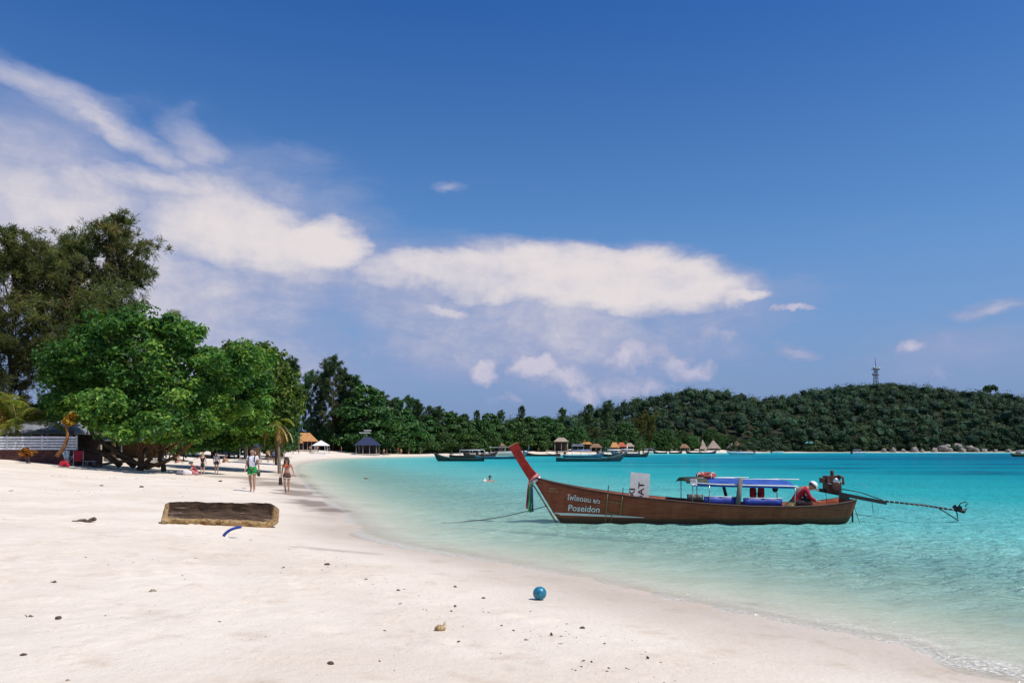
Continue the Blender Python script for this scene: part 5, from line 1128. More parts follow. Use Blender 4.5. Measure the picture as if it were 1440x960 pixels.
SIT = dict(pel=(0, 0, .13), spi=(0, -.06, .31), che=(0, -.17, .48), nek=(0, -.24, .61), hb=(0, -.29, .675), hm=(0, -.33, .755), ht=(0, -.335, .85), ls=(.17, -.20, .56), le=(.21, -.36, .40), lw=(.14, -.52, .33), lh=(.12, -.58, .31), rs=(-.17, -.20, .56), re=(-.21, -.36, .40), rw=(-.14, -.52, .33), rh=(-.12, -.58, .31),
           lp=(.09, -.03, .12), lk=(.12, -.40, .36), la=(.10, -.68, .08), lt=(.11, -.85, .04), rp=(-.09, -.03, .12), rk=(-.12, -.40, .36), ra=(-.10, -.68, .08), rt=(-.11, -.85, .04))
g = G(277, 668.5); person(g, R(-70), 1.72, 'person in red top and dark cap sitting on the sand by white bags', SIT, c_('red', .42, .05, .05), 'shirt', c_('rose', .55, .20, .20), .8, M_HAIRB, 'short', M_SKIN2, hat=c_('grey', .10, .10, .13))
g = G(314, 650.5); person(g, R(75), 1.65, 'bare-shouldered person in red swimwear sitting on the open sand', SIT, None, 'shirt', c_('red', .42, .05, .05), .35, M_HAIRB, 'short', M_SKIN, detail=False)
g = G(247, 651); person(g, R(80), 1.7, 'person in black sitting with legs out in the tree shade', dict(SIT, lk=(.10, -.45, .22), rk=(-.10, -.42, .30)), c_('black', .02, .02, .022), 'shirt', None, .5, M_HAIRB, 'short', M_SKIN2, detail=False)
# boatman, bent forward on the stern thwart
SITB = dict(SIT, pel=(0, .02, .13), spi=(0, -.06, .33), che=(0, -.22, .475), nek=(0, -.36, .555), hb=(0, -.43, .575), hm=(0, -.505, .61), ht=(0, -.545, .70), ls=(.18, -.26, .545), le=(.22, -.36, .30), lw=(.18, -.56, .20), lh=(.16, -.62, .18), rs=(-.18, -.26, .545), re=(-.22, -.36, .30), rw=(-.18, -.56, .20), rh=(-.16, -.62, .18), lk=(.13, -.42, .20), rk=(-.13, -.42, .20), la=(.12, -.45, -.22), lt=(.12, -.6, -.26), ra=(-.12, -.45, -.22), rt=(-.12, -.6, -.26))
pb = bp(1117, 712, -.15) + BO; pb.z = .42
person(pb, R(90), 1.75, 'boatman in red shirt and white cap bent over on the stern seat', SITB, c_('boatred', .40, .012, .035), 'long', c_('dark', .03, .02, .02), .95, M_HAIRB, 'short', hat=M_WHITE)
# swimmer
g = Vector(((689 - 720) * 49.5 / F, 49.5, 0)); SW = dict(J0)
person(g - Vector((0, 0, 1.35)), R(20), 1.72, 'swimmer with dark hair up to the shoulders in the turquoise water', dict(le=(.36, -.12, 1.36), lw=(.42, -.36, 1.36), lh=(.42, -.42, 1.36), re=(-.36, -.12, 1.36), rw=(-.44, -.30, 1.37), rh=(-.46, -.36, 1.37)), None, 'shirt', None, .5, M_HAIRB, 'short', detail=False)
fl = empty('swim_float', g + Vector((-.36, 0.05, 0)), 0, 'small white float bobbing beside the swimmer', 'float'); mb = MB(); mb.ball((0, 0, .03), .16, 12, 8, sz=.6); mb.ball((.03, 0, .14), .08, 10, 6); mb.build('buoy', mat('float_white', (.72, .72, .62), .5), fl)
# small figures on the far beach
far = [(533, 640.5, 10.5, 'blackshirt', 'person all in black standing by the water below the blue bar roof', 'black', 'dark'), (540, 641, 10.5, 'tanned', 'bare-chested person in dark shorts at the water edge below the blue bar', None, 'dark'), (544, 639.5, 9.5, 'dk', 'person in brown shirt beside the bare-chested bather', 'brown', 'dark'),
       (549, 638, 9, 'x', 'person in white shirt walking up the far beach', 'white', 'dark'), (559.5, 638.5, 10, 'x', 'person in red shirt standing against the red banner', 'red', 'dark'), (564, 639, 9, 'x', 'person in pink shorts beside the red banner', 'tan', 'rose'), (575, 638.5, 10.5, 'x', 'person in black between the two red banners', 'black', 'dark'),
       (579, 637.5, 8.5, 'x', 'small person in orange between the two red banners', 'orange', 'dark'), (591, 639.3, 10.5, 'x', 'person in navy standing just right of the second red banner', 'navy', 'navy'), (629, 636.5, 8, 'x', 'person in tan shirt on the sand behind the moored longtails', 'tan', 'dark'), (617, 635.5, 7, 'x', 'small figure in white near the far tree shade', 'white', 'dark'), (412, 638.5, 12, 'x', 'person in white by the posts of the orange restaurant', 'white', 'dark'), (420, 638, 11, 'x', 'person in black before the orange restaurant', 'black', 'dark'), (436, 637, 11, 'x', 'person in tan shirt near the white canopy tent', 'tan', 'dark'), (447, 637, 11, 'x', 'person in red shirt at the front of the white canopy tent', 'red', 'dark'), (463, 637.5, 10, 'x', 'person in navy right of the white canopy tent', 'navy', 'navy'), (480, 637, 10, 'x', 'person in orange shirt under the olive trees', 'orange', 'dark'), (505, 637, 10, 'x', 'person in white left of the dark blue bar', 'white', 'dark'), (512, 636.5, 10, 'x', 'person in rose shirt at the dark blue bar', 'rose', 'dark'), (524, 636.5, 10, 'x', 'person in black at the dark blue bar', 'black', 'dark'), (646, 636.5, 8, 'x', 'person in red above the left moored longtails', 'red', 'dark'), (672, 635.5, 8, 'x', 'person in white above the pale blue longtail', 'white', 'dark'), (757, 635.5, 7, 'x', 'person in black on the sand right of the red prow', 'black', 'dark'), (770, 635, 7, 'x', 'person in tan right of the figure in black beyond the red prow', 'tan', 'dark')]
for i, (px, py, hp, _, lb_, tp, bt) in enumerate(far):
    g = G(px, py); g_h = min(1.85, max(1.55, hp * g.y / F)); person(g, R(40 * i), g_h, lb_, WALK if i % 2 else None, MATS['cloth_' + tp] if tp else None, 'shirt', MATS['cloth_' + bt], .5, M_HAIRB, 'short', detail=False, group='figures on the far beach')
# ------------------------------------------------------------------ things on the near sand
# hollowed log trough
g = ground(306, 738.5); LD = g.y; s = LD / F
def lmat():
    m, t, out = new_mat('weathered_log'); b = N(t, 'ShaderNodeBsdfPrincipled'); b.inputs['Roughness'].default_value = .88; b.inputs['Specular IOR Level'].default_value = .12
    co = N(t, 'ShaderNodeTexCoord'); mp = N(t, 'ShaderNodeMapping'); L(t, co.outputs['Object'], mp.inputs[0]); mp.inputs['Scale'].default_value = (2.0, 9, 12)
    n = noise(t, mp.outputs[0], 1.6, 7, .7, .6); n2 = noise(t, co.outputs['Object'], 7, 6, .7); n3 = noise(t, mp.outputs[0], .8, 4, .6, .3); ai = N(t, 'ShaderNodeAttribute', attribute_name='inside')
    dark = mixc(t, smap(t, n.outputs['Fac'], .3, .68), (.028, .019, .014), (.115, .072, .048))
    dark = mixc(t, smap(t, n3.outputs['Fac'], .60, .72, 0, .8), dark, (.32, .26, .22))                     # bleached scrapes
    rim = mixc(t, smap(t, n2.outputs['Fac'], .36, .62), (.17, .09, .035), (.54, .38, .19))
    rim = mixc(t, smap(t, n.outputs['Fac'], .58, .70, 0, .7), rim, (.08, .05, .03))
    k = math_node(t, 'ADD', ai.outputs['Fac'], math_node(t, 'MULTIPLY_ADD', n2.outputs['Fac'], 1.8, -.9))
    L(t, mixc(t, smap(t, k, .30, .62), rim, dark), b.inputs['Base Color']); bn = N(t, 'ShaderNodeBump'); bn.inputs['Strength'].default_value = 1.0; bn.inputs['Distance'].default_value = .03; L(t, math_node(t, 'ADD', n.outputs['Fac'], n2.outputs['Fac']), bn.inputs['Height']); L(t, bn.outputs[0], b.inputs['Normal']); L(t, b.outputs[0], out.inputs[0]); return m
lg = empty('log_trough', g, 0, 'weathered hollowed log with charred inside and worn tan rim lying on its side', 'log')
rs = np.random.RandomState(2); ns = 60; Ln = 154 * s; vs = []; ins = []; NO, NI = 18, 14; ring = NO + NI; ph = R(86); cph, sph = math.cos(ph), math.sin(ph)
for i in range(ns):
    f = i / (ns - 1); x = -Ln / 2 + f * Ln
    er = max(0, (f - .86) / .14); el_ = max(0, (.06 - f) / .06)
    w = (.255 + .055 * f) * (1 - .5 * er ** 2.6) * (1 - .22 * el_ ** 2); dpt = .40 * (1 - .35 * er ** 2) * (1 - .15 * el_)
    w *= 1 + .03 * math.sin(7 * f + 1); cav = min(1, max(0, (f - .035) / .05)) * min(1, max(0, (.955 - f) / .06)); cav = cav * cav * (3 - 2 * cav)
    cx_ = .012 * math.sin(5 * f) - .03 * el_
    def put(y, z, inside):
        q = .010 * math.sin(23 * f + 9 * y) + .008 * math.sin(41 * f + 13 * z); y2, z2 = y * cph - z * sph, y * sph + z * cph
        vs.append((x + (.04 * (y / .25) * el_) + rs.normal() * .003, y2 + q + rs.normal() * .003, z2 + .25 + .055 * f + cx_ * .5 + q * .6 + rs.normal() * .003)); ins.append(inside)
    for k in range(NO):                                          # outer bark, lower lip round the back to the upper lip
        a = math.pi * k / (NO - 1); c_, s_ = math.cos(a), max(0.0, math.sin(a)); put(-w * math.copysign(abs(c_) ** .75, c_), .20 - dpt * (s_ ** .8), 0.05 if c_ > -.2 else .8)
    tb, tt = .10, .015
    for k in range(NI):                                          # hollow
        a = math.pi * k / (NI - 1); c_, s_ = math.cos(a), max(0.0, math.sin(a)); yy = (w - tt) * abs(c_) if c_ > 0 else -(w - tb) * abs(c_)
        put(yy, .197 + cav * (.085 * math.exp(-((yy / w + .58) / .34) ** 2) - .075 * math.exp(-((yy / w - .25) / .5) ** 2)) - .004, min(1.0, max(0.0, ((yy / w + 1) - .40) * 3.0)) * (.3 + .7 * cav ** .5))
mb = MB(); mb.add(vs, [(i * ring + j, i * ring + (j + 1) % ring, (i + 1) * ring + (j + 1) % ring, (i + 1) * ring + j) for i in range(ns - 1) for j in range(ring)], True)
mb.f += [tuple(reversed(range(ring))), tuple(range((ns - 1) * ring, ns * ring))]; mb.sm += [False, False]
lo = mb.build('trunk_shell', lmat(), lg); at_ = lo.data.attributes.new('inside', 'FLOAT', 'POINT'); at_.data.foreach_set('value', np.array(ins, dtype=np.float32)); th_ = R(24)
zl, zr_ = gz(g.x - 1.0, g.y + .2 - .45), gz(g.x + 1.0, g.y + .2 + .45); lg.location = (g.x, g.y + .22, (zl + zr_) / 2 - .015); lg.rotation_euler = (0, math.atan2(zl - zr_, 2.0), th_)
# blue foam tube stuck in the sand
g = ground(313, 755); sn = g.y / F; nd = empty('foam_tube', g, 0, 'curved blue foam tube stuck in the sand in front of the hollow log', 'foam tube')
pts = [(-.06, 0, -.07), (0, 0, -.005), (.07, -.01, .085), (.17, -.01, .155), (.28, 0, .195), (.385, 0, .215)]; mb = MB(); limb(mb, pts, .030, .030, 10); mb.build('tube', mat('foam_blue', (.022, .055, .30), .6, .15, 20, bump=.3), nd)
# ball
g = ground(759, 843); r = 9.6 * g.y / F; bl = empty('beach_ball', g, 0, 'turquoise ball lying on the wet sand by the water edge', 'ball'); mb = MB(); mb.ball((0, 0, r * .97), r, 32, 20)
m, t, out = new_mat('ball_rubber'); b = N(t, 'ShaderNodeBsdfPrincipled'); b.inputs['Roughness'].default_value = .35; co = N(t, 'ShaderNodeTexCoord'); n = noise(t, co.outputs['Object'], 22, 4, .6); vo = N(t, 'ShaderNodeTexVoronoi', feature='DISTANCE_TO_EDGE'); vo.inputs['Scale'].default_value = 9; L(t, co.outputs['Object'], vo.inputs['Vector'])
L(t, mixc(t, smap(t, n.outputs['Fac'], .35, .7), (.010, .13, .22), (.02, .24, .34)), b.inputs['Base Color']); bn = N(t, 'ShaderNodeBump'); bn.inputs['Strength'].default_value = .5; bn.inputs['Distance'].default_value = .006; L(t, smap(t, vo.outputs['Distance'], 0, .06), bn.inputs['Height']); L(t, bn.outputs[0], b.inputs['Normal']); L(t, b.outputs[0], out.inputs[0])
mb.build('ball_skin', m, bl); mb = MB(); mb.lathe([(.006, -.002), (.012, 0), (.006, .003)], 8, (-r * .25, -r * .93, r * 1.15), axis='Y'); mb.build('valve', M_BLACK, bl)
# coconut husk, driftwood, coral stones
M_HUSK = wood('husk', (.22, .13, .06), (.55, .40, .22), (30, 30, 8), .9, .8); M_DRIFT = wood('driftwood', (.06, .04, .03), (.16, .11, .08), (30, 8, 8), .9, .8)
M_CORAL = mat('coral_stone', (.34, .27, .18), .9, .4, 60, bump=.8); M_BITS = mat('dry_weed', (.07, .05, .035), .9, .5, 60)
def lump(seed, r, sx, sy, sz, rough=.22, seg=12, rings=8):
    rs = np.random.RandomState(seed); mb = MB(); mb.ball((0, 0, 0), r, seg, rings); ph = rs.uniform(0, 6, 9)
    mb.v = [((x * sx) * (1 + rough * math.sin(9 * z / r + ph[0]) * math.sin(4 * x / r + ph[1])), y * sy * (1 + rough * math.sin(5 * x / r + ph[2])), z * sz * (1 + rough * math.sin(6 * y / r + ph[3]) * math.cos(3 * x / r + ph[4]))) for x, y, z in mb.v]; return mb
g = ground(619, 886); hk_ = empty('coconut_husk', g, .4, 'split coconut husk lying alone on the foreground sand', 'coconut husk'); mb = lump(4, .047, 1.25, .9, .75, .18); mb.v = [(x, y, z + .022) for x, y, z in mb.v]; mb.build('husk', M_HUSK, hk_)
mb = MB(); [limb(mb, [(.03, -.01 + .01 * k, .03), (.045 + .004 * k, -.01 + .015 * k, .055 + .006 * k), (.07, -.02 + .02 * k, .05 + .01 * k)], .006, .002, 4) for k in range(4)]; mb.build('fibres', M_HUSK, hk_)
g = ground(120, 734); dw = empty('driftwood', g, .2, 'dark knobbly piece of driftwood on the sand left of the hollow log', 'driftwood'); mb = MB(); limb(mb, [(-.28, 0, .01), (-.1, .02, .035), (.08, 0, .03), (.2, .0, .08)], .03, .05, 8, rs, .01); limb(mb, [(.12, 0, .04), (.2, -.05, .09)], .04, .02, 6); mb.build('stick', M_DRIFT, dw)
st0 = None
for i, (px, py, w) in enumerate([(460, 794, 7), (275, 786, 5), (40, 867, 14), (67, 869, 7), (82, 869, 8), (75, 819, 8), (33, 921, 8), (95, 957, 6), (397, 799, 9), (797, 878, 5), (819, 883, 7), (832, 933, 6), (757, 871, 4), (929, 932, 5), (911, 926, 5), (909, 909, 4), (680, 841, 5), (597, 859, 8), (465, 933, 10), (215, 832, 10), (343, 686, 6), (515, 673, 6), (310, 677, 5), (16, 690, 7), (199, 685, 6), (143, 683, 5), (352, 760, 5), (515, 815, 6), (560, 830, 5), (640, 853, 4), (705, 880, 5), (740, 900, 6), (775, 893, 5), (850, 905, 5), (640, 825, 5)]):
    g = ground(px, py); sz = w * g.y / F
    if i % 3 == 2:
        o = empty('weed_tuft', g, i, 'scrap of dark dried weed flattened on the dry sand', 'weed', 'weed scraps on the sand'); mb = MB(); r_ = np.random.RandomState(i)
        for k in range(7): a = r_.uniform(0, 6.28); mb.tube([(0, 0, .004), (sz * .3 * math.cos(a), sz * .3 * math.sin(a), .008 + .02 * r_.rand()), (sz * .6 * math.cos(a + .4), sz * .55 * math.sin(a + .4), .003)], [.006, .005, .002], 4)
        mb.build('weed', M_BITS, o)
    else:
        o = empty('coral_stone', g, i, 'small lump of brown coral rubble half sunk in the dry sand', 'stone', 'coral stones on the sand'); mb = lump(i, sz / 2, 1.15, .9, .6, .25, 9, 6); mb.v = [(x, y, z + sz * .1) for x, y, z in mb.v]; mb.build('stone', M_CORAL if i % 2 else M_DRIFT, o)
# uncountable flecks: broken leaf and coral along the tide lines
rs = np.random.RandomState(77); pts = []
def fleck_line(pix, n, spread):
    W = [ground(*p) for p in pix]
    for _ in range(n):
        k = rs.randint(len(W) - 1); f = rs.rand(); p = W[k].lerp(W[k + 1], f); d = rs.normal() * spread; pts.append((p.x + d * .8 + rs.normal() * .1, p.y + d * .6 + rs.normal() * .3))
fleck_line([(420, 772), (480, 800), (560, 830), (650, 862), (740, 892), (830, 930), (900, 958)], 240, .38); fleck_line([(130, 780), (220, 800), (330, 812)], 60, .5); fleck_line([(20, 700), (200, 690), (400, 690)], 80, 1.6); fleck_line([(0, 860), (300, 880), (600, 930)], 40, .9); fleck_line([(20, 770), (250, 850), (500, 900), (700, 950)], 60, 1.6)
fleck_line([(60, 668), (150, 672), (260, 674)], 120, .8)
pts = np.array(pts); sd2 = shore_dist(pts[:, 0], pts[:, 1]); pts = pts[sd2 > 1.6]; pz = land_z(pts[:, 0], pts[:, 1]); V, Q = [], []
for i, ((x, y), z) in enumerate(zip(pts, pz)):
    a = rs.uniform(0, 6.28); l = (.005 + .012 * rs.rand() ** 3) * (1 + .05 * y); w = l * rs.uniform(.3, .8); h = l * rs.uniform(.2, .5); ca, sa = math.cos(a), math.sin(a); b0 = len(V)
    for u, v, q in ((-l, -w, -.2), (l, -w * .6, -.2), (l * .9, w, -.2), (-l * .8, w * .7, -.2), (0, 0, 1)): V.append((x + u * ca - v * sa, y + u * sa + v * ca, z + h * q + .001))
    Q += [(b0, b0 + 1, b0 + 4, b0 + 4), (b0 + 1, b0 + 2, b0 + 4, b0 + 4), (b0 + 2, b0 + 3, b0 + 4, b0 + 4), (b0 + 3, b0, b0 + 4, b0 + 4)]
me = bpy.data.meshes.new('beach_flecks'); me.from_pydata(V, [], [q[:3] for q in Q]); tag(link('beach_flecks', me, None, M_BITS), 'scattered brown flecks of broken leaf and coral along the tide lines', 'debris', kind='stuff')

# ------------------------------------------------------------------ left: fence, deck, house, chairs
M_FW = mat('fence_white', (.70, .71, .73), .6, .12, 5); M_MAR = mat('maroon_skirt', (.10, .035, .03), .8, .3, 3); M_GROOF = mat('grey_roof', (.22, .23, .25), .8, .2, 2, bump=.4); M_TANW = mat('tan_wall', (.36, .22, .12), .8, .2, 3); M_POST = mat('pale_post', (.45, .40, .34), .8, .2, 6)
FD = 51.0; f0, f1 = at(-40, 0, FD).x, at(107, 0, FD).x; fo = Vector((f0, FD, gz((f0 + f1) / 2, FD)))
dk = empty('raised_platform', fo, 0, 'low dark maroon deck base under the white board fence', 'deck'); zt = at(0, 632.2, FD).z; mb = MB(); mb.box(((f1 - f0) / 2, 1.7, (zt + fo.z - 1.2) / 2 - fo.z), (f1 - f0, 3.2, zt - fo.z + 1.2)); mb.build('base', M_MAR, dk)
fe = empty('board_fence', (f0, FD - .05, zt), 0, 'white horizontal board fence on the deck behind the dry sand', 'fence'); hF = at(0, 612, FD).z - zt; np_ = 4
for k in range(np_): mb = MB(); mb.box(((f1 - f0) * k / (np_ - 1), .13, hF / 2), (.09, .09, hF)); mb.build('post', M_FW, fe)
for r_ in range(5):
    for k in range(np_ - 1): mb = MB(); w = (f1 - f0) / (np_ - 1); mb.box((w * (k + .5), .055, .07 + r_ * hF / 5.1), (w - .02, .03, hF / 5 * .66), (0, R((r_ * 7 + k * 5) % 3 - 1) * .25, 0)); mb.build('board', M_FW, fe)
def shack(name, label, px, d, w, dp, eave, ridge, roofm, wallm, postm, n_post=4, wall=True, hip=.35, over=.35, cat='hut', base_z=None, rz=0, group=None):
    p = col(px, d); 
    if base_z is not None: p.z = base_z
    o = empty(name, p, rz, label, cat, group); mb = MB(); W, D = w / 2 + over, dp / 2 + over; rx = W * (1 - hip)
    vs = [(-W, -D, eave), (W, -D, eave), (W, D, eave), (-W, D, eave), (-rx, 0, ridge), (rx, 0, ridge)]; mb.add(vs, [(0, 1, 5, 4), (1, 2, 5), (2, 3, 4, 5), (3, 0, 4)]); mb.build('roof', roofm, o, solid=.10)
    for sx in np.linspace(-w / 2, w / 2, n_post):
        for sy in (-dp / 2, dp / 2): mb = MB(); mb.tube([(sx, sy, -.4), (sx, sy, eave + .06)], .07, 6); mb.build('post', postm, o)
    mb = MB(); mb.box((0, 0, .08), (w + .3, dp + .3, .5)); mb.build('floor', postm, o)
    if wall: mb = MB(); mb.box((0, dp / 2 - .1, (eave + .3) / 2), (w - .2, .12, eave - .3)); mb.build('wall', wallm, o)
    return o
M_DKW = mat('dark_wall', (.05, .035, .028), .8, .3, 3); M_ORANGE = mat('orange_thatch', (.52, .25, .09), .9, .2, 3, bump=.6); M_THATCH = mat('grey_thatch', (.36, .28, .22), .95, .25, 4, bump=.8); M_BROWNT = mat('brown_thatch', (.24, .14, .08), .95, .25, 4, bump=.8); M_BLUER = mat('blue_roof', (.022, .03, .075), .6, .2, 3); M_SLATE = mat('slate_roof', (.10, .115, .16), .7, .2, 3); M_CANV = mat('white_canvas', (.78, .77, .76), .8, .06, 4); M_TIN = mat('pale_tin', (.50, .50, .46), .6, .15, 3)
shack('beach_house', 'grey roofed beach house with tan fascia in the shade behind the fence', 72, 58, 5.2, 4, 1.9, 2.9, M_GROOF, M_DKW, M_POST, 4); shack('beach_house', 'half hidden grey shelter behind the stems of the big beach tree', 170, 66, 5.5, 3.5, 1.8, 2.5, M_GROOF, M_TANW, M_POST, 4)
# red beach chairs, towel, table
M_REDF = mat('red_canvas', (.50, .02, .035), .7, .2, 8); M_TUBE = mat('white_tube', (.70, .70, .70), .4, .05)
def chair(p, rz, label):
    o = empty('beach_chair', p, rz, label, 'chair', 'red beach chairs by the fence'); mb = MB(); mb.box((0, -.05, .36), (.50, .50, .03), (R(-6), 0, 0)); mb.build('seat', M_REDF, o); mb = MB(); mb.box((0, .28, .68), (.50, .03, .62), (R(-18), 0, 0)); mb.build('backrest', M_REDF, o)
    for s_ in (-1, 1):
        for y0, y1 in ((-.28, .1), (.25, -.1)): mb = MB(); mb.tube([(s_ * .27, y0, -.02), (s_ * .27, y1, .38)], .016, 6); mb.build('leg', M_TUBE, o)
        mb = MB(); mb.tube([(s_ * .28, -.25, .55), (s_ * .28, .27, .56)], .018, 6); mb.build('armrest', M_TUBE, o); mb = MB(); mb.tube([(s_ * .27, .1, .36), (s_ * .27, .40, 1.0)], .016, 6); mb.build('back_frame', M_TUBE, o)
    return o
cp = ground(110, 655.5); chair(cp, R(25), 'red folding beach chair standing upright beside the white table'); chair(ground(97, 654), R(-60), 'low red beach chair with a blue and white towel over it')
tw = empty('striped_towel', ground(96, 654) + Vector((0, -.1, .3)), 0, 'pale blue and white towel hanging over the low red chair', 'towel'); 
for k in range(4): mb = MB(); mb.box((-.2 + .1 * k, -.02 * k, .28), (.09, .03, .75), (R(12), R(8 * (k - 1.5)), 0)); mb.build('stripe', mat('towel_%d' % (k % 2), (.30, .52, .62) if k % 2 else (.75, .78, .78), .9), tw)
p = ground(127, 656); tb = empty('beach_table', p, .2, 'small white slatted table beside the red beach chair', 'table')
for k in range(5): mb = MB(); mb.box((0, -.2 + .1 * k, .36), (.62, .085, .025)); mb.build('slat', M_TUBE, tb)
for sx in (-.25, .25):
    for sy in (-.18, .18): mb = MB(); mb.tube([(sx * 1.1, sy, -.03), (sx * .8, sy, .35)], .014, 6); mb.build('leg', M_TUBE, tb)
p = ground(88, 655.5); bgr = empty('beach_bag', p, 0, 'red beach bag on the sand in front of the low red chair', 'bag'); mb = MB(); mb.box((.1, 0, .15), (.62, .3, .34), taper=(.7, .7)); mb.build('bag_body', M_REDF, bgr, bevel=.06); mb = MB(); mb.tube([(-.05, 0, .3), (.1, 0, .45), (.25, 0, .3)], .014, 5); mb.build('handle', M_REDF, bgr)
p = ground(263, 668); bgw = empty('beach_bag', p, 0, 'crumpled white bags beside the seated person in red', 'bag'); mb = lump(9, .26, 1.2, .8, .75, .2); mb.v = [(x, y, z + .14) for x, y, z in mb.v]; mb.build('bag_body', M_PALE, bgw); mb = lump(10, .2, 1.2, .8, .8, .2); mb.v = [(x - .45, y, z + .12) for x, y, z in mb.v]; mb.build('side_bag', mat('grey_bag', (.18, .18, .2), .8, .3), bgw)
# blue cart and tarpaulin
p = ground(337, 643.5); sc_ = p.y / F; ct = empty('beach_cart', p, R(15), 'turquoise hand cart with rails parked under the leafy shore tree', 'cart'); M_TEAL = mat('teal_paint', (.07, .36, .42), .5, .2, 8); M_TYRE = mat('tyre', (.02, .02, .02), .8)
mb = MB(); mb.box((0, 0, .62), (1.3, .9, .42)); mb.build('body', M_TEAL, ct, bevel=.03); mb = MB(); mb.box((0, -.46, .45), (1.1, .02, .12)); mb.build('stripe', M_WHITE, ct)
for sx in (-.6, .6):
    for sy in (-.4, .4): mb = MB(); mb.beam((sx, sy, .8), (sx, sy, 1.35), .05); mb.build('upright', M_TEAL, ct)
    mb = MB(); mb.torus((sx * 1.25, 0, .27), .22, .07, 16, 8, (1, 0, 0)); wl = mb.build('wheel', M_TYRE, ct); mb = MB(); mb.lathe([(.17, -.03), (.17, .03)], 12, (sx * 1.25, 0, .27), axis='X'); mb.build('rim', M_TUBE, wl)
for a, b in (((-.6, -.4), (.6, -.4)), ((.6, -.4), (.6, .4)), ((.6, .4), (-.6, .4)), ((-.6, .4), (-.6, -.4))): mb = MB(); mb.beam((*a, 1.35), (*b, 1.35), .05); mb.build('rail', M_TEAL, ct)
p = ground(316, 639.5); tp_ = empty('covered_stack', p, 0, 'stack under a dark navy tarpaulin beside the turquoise cart', 'tarpaulin'); mb = lump(14, 1.0, 1.9, .9, .85, .12, 18, 10); mb.v = [(x, y, max(-.1, z + .35)) for x, y, z in mb.v]; mb.build('cover', mat('navy_tarp', (.015, .02, .06), .6, .3, 3, bump=.4), tp_)
# ------------------------------------------------------------------ huts and bars along the far beach
def fit(px, d, w_px): return w_px * d / F
d = 128; shack('kiosk', 'small kiosk with blue-grey pyramid roof beyond the dry palm', 387, d, 2.2, 2.4, 1.9, 3.0, M_SLATE, M_TANW, M_GREYW, 2, hip=.95, over=.7); shack('kiosk', 'little blue topped stall behind the turquoise cart', 352, 100, 1.9, 2, 1.9, 2.5, M_BLUER, M_TANW, M_POST, 3, hip=.9)
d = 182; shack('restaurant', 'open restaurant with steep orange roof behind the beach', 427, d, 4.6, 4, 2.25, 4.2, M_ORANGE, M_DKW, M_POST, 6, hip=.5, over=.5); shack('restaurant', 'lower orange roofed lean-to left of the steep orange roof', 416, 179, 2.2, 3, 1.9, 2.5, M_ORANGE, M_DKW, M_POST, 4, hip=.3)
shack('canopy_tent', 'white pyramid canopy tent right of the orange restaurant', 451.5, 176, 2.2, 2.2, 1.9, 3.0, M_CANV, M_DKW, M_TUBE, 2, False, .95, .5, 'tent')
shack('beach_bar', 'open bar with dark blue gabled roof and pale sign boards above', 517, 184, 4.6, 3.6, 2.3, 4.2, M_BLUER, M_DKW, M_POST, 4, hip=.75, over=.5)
for k, (px, py, w) in enumerate(((513, 606.8, 15), (517, 603.5, 10))): p = at(px, py + 1.5, 185.5); o = empty('sign_board', p, 0, ['long pale sign board above the dark blue bar roof', 'short greenish sign board topmost above the blue bar'][k], 'sign'); mb = MB(); mb.box((0, 0, 0), (fit(px, 187, w), .3, .28)); mb.build('panel', M_TIN, o); mb = MB(); [mb.beam((sx, .1, -.1), (sx, .1, -2.5 - k), .06) for sx in (-.6, .6)]; mb.build('bracket', M_DKW, o)
for i, (px, lb_) in enumerate(((561.5, 'tall red umbrella folded shut beside the grey boat hull on the sand'), (588, 'second tall folded red umbrella right of the first'))):
    p = ground(px, 634.5); o = empty('folded_umbrella', p, 0, lb_, 'umbrella', 'folded red umbrellas'); mb = MB(); mb.tube([(0, 0, -.2), (0, 0, 2.5)], .04, 6); mb.build('pole', M_TUBE, o); mb = MB(); mb.lathe([(.30, .35), (.36, .5), (.30, 1.5), (.20, 2.1), (.05, 2.4)], 10, (0, 0, 0)); mb.build('canopy', mat('umbrella_red', (.50, .035, .06), .8, .25, 5), o); mb = MB(); mb.lathe([(.21, 2.02), (.23, 2.1), (.08, 2.42), (.02, 2.5)], 10, (0, 0, .03)); mb.build('cap', M_PALE, o)
p = ground(555, 634.5); o = empty('upturned_dinghy', p, 0, 'grey dinghy propped upright on the sand beside the red umbrella', 'boat'); mb = lump(3, .95, .8, .35, 1.1, .05, 14, 10); mb.v = [(x, y, max(-.2, z + .85)) for x, y, z in mb.v]; mb.build('hull', mat('grey_hull', (.16, .18, .24), .5), o)
M_SHADE = mat('shade_blue', (.16, .22, .42), .8, .1)
def parasol(px, py, label, c, w=2.6, h=2.3):
    p = ground(px, py); o = empty('beach_umbrella', p, 0, label, 'umbrella', 'open beach umbrellas'); mb = MB(); mb.tube([(0, 0, -.2), (0, 0, h)], .035, 6); mb.build('pole', M_TUBE, o); mb = MB(); n = 10; vs = [(0, 0, h + .1)] + [(w / 2 * math.cos(6.283 * k / n), w / 2 * math.sin(6.283 * k / n), h - .45) for k in range(n)]; mb.add(vs, [(0, 1 + k, 1 + (k + 1) % n) for k in range(n)]); mb.build('canopy', c, o, solid=.03)
parasol(599, 634.3, 'blue open umbrella right of the folded red umbrellas', M_SHADE); parasol(605.5, 634, 'pale open umbrella beside the blue one', M_CANV)
for px, lb_ in ((944, 'white umbrella under the pale feathery tree on the far shore'), (948.5, 'second white umbrella close beside another under the pale tree'), (967, 'white umbrella left of the twin thatched roofs'), (1002, 'white umbrella in front of the pointed thatched roofs'), (1010, 'white umbrella right of the pointed thatched roofs')): parasol(px, 631.6, lb_, M_CANV, 3.0, 2.3)
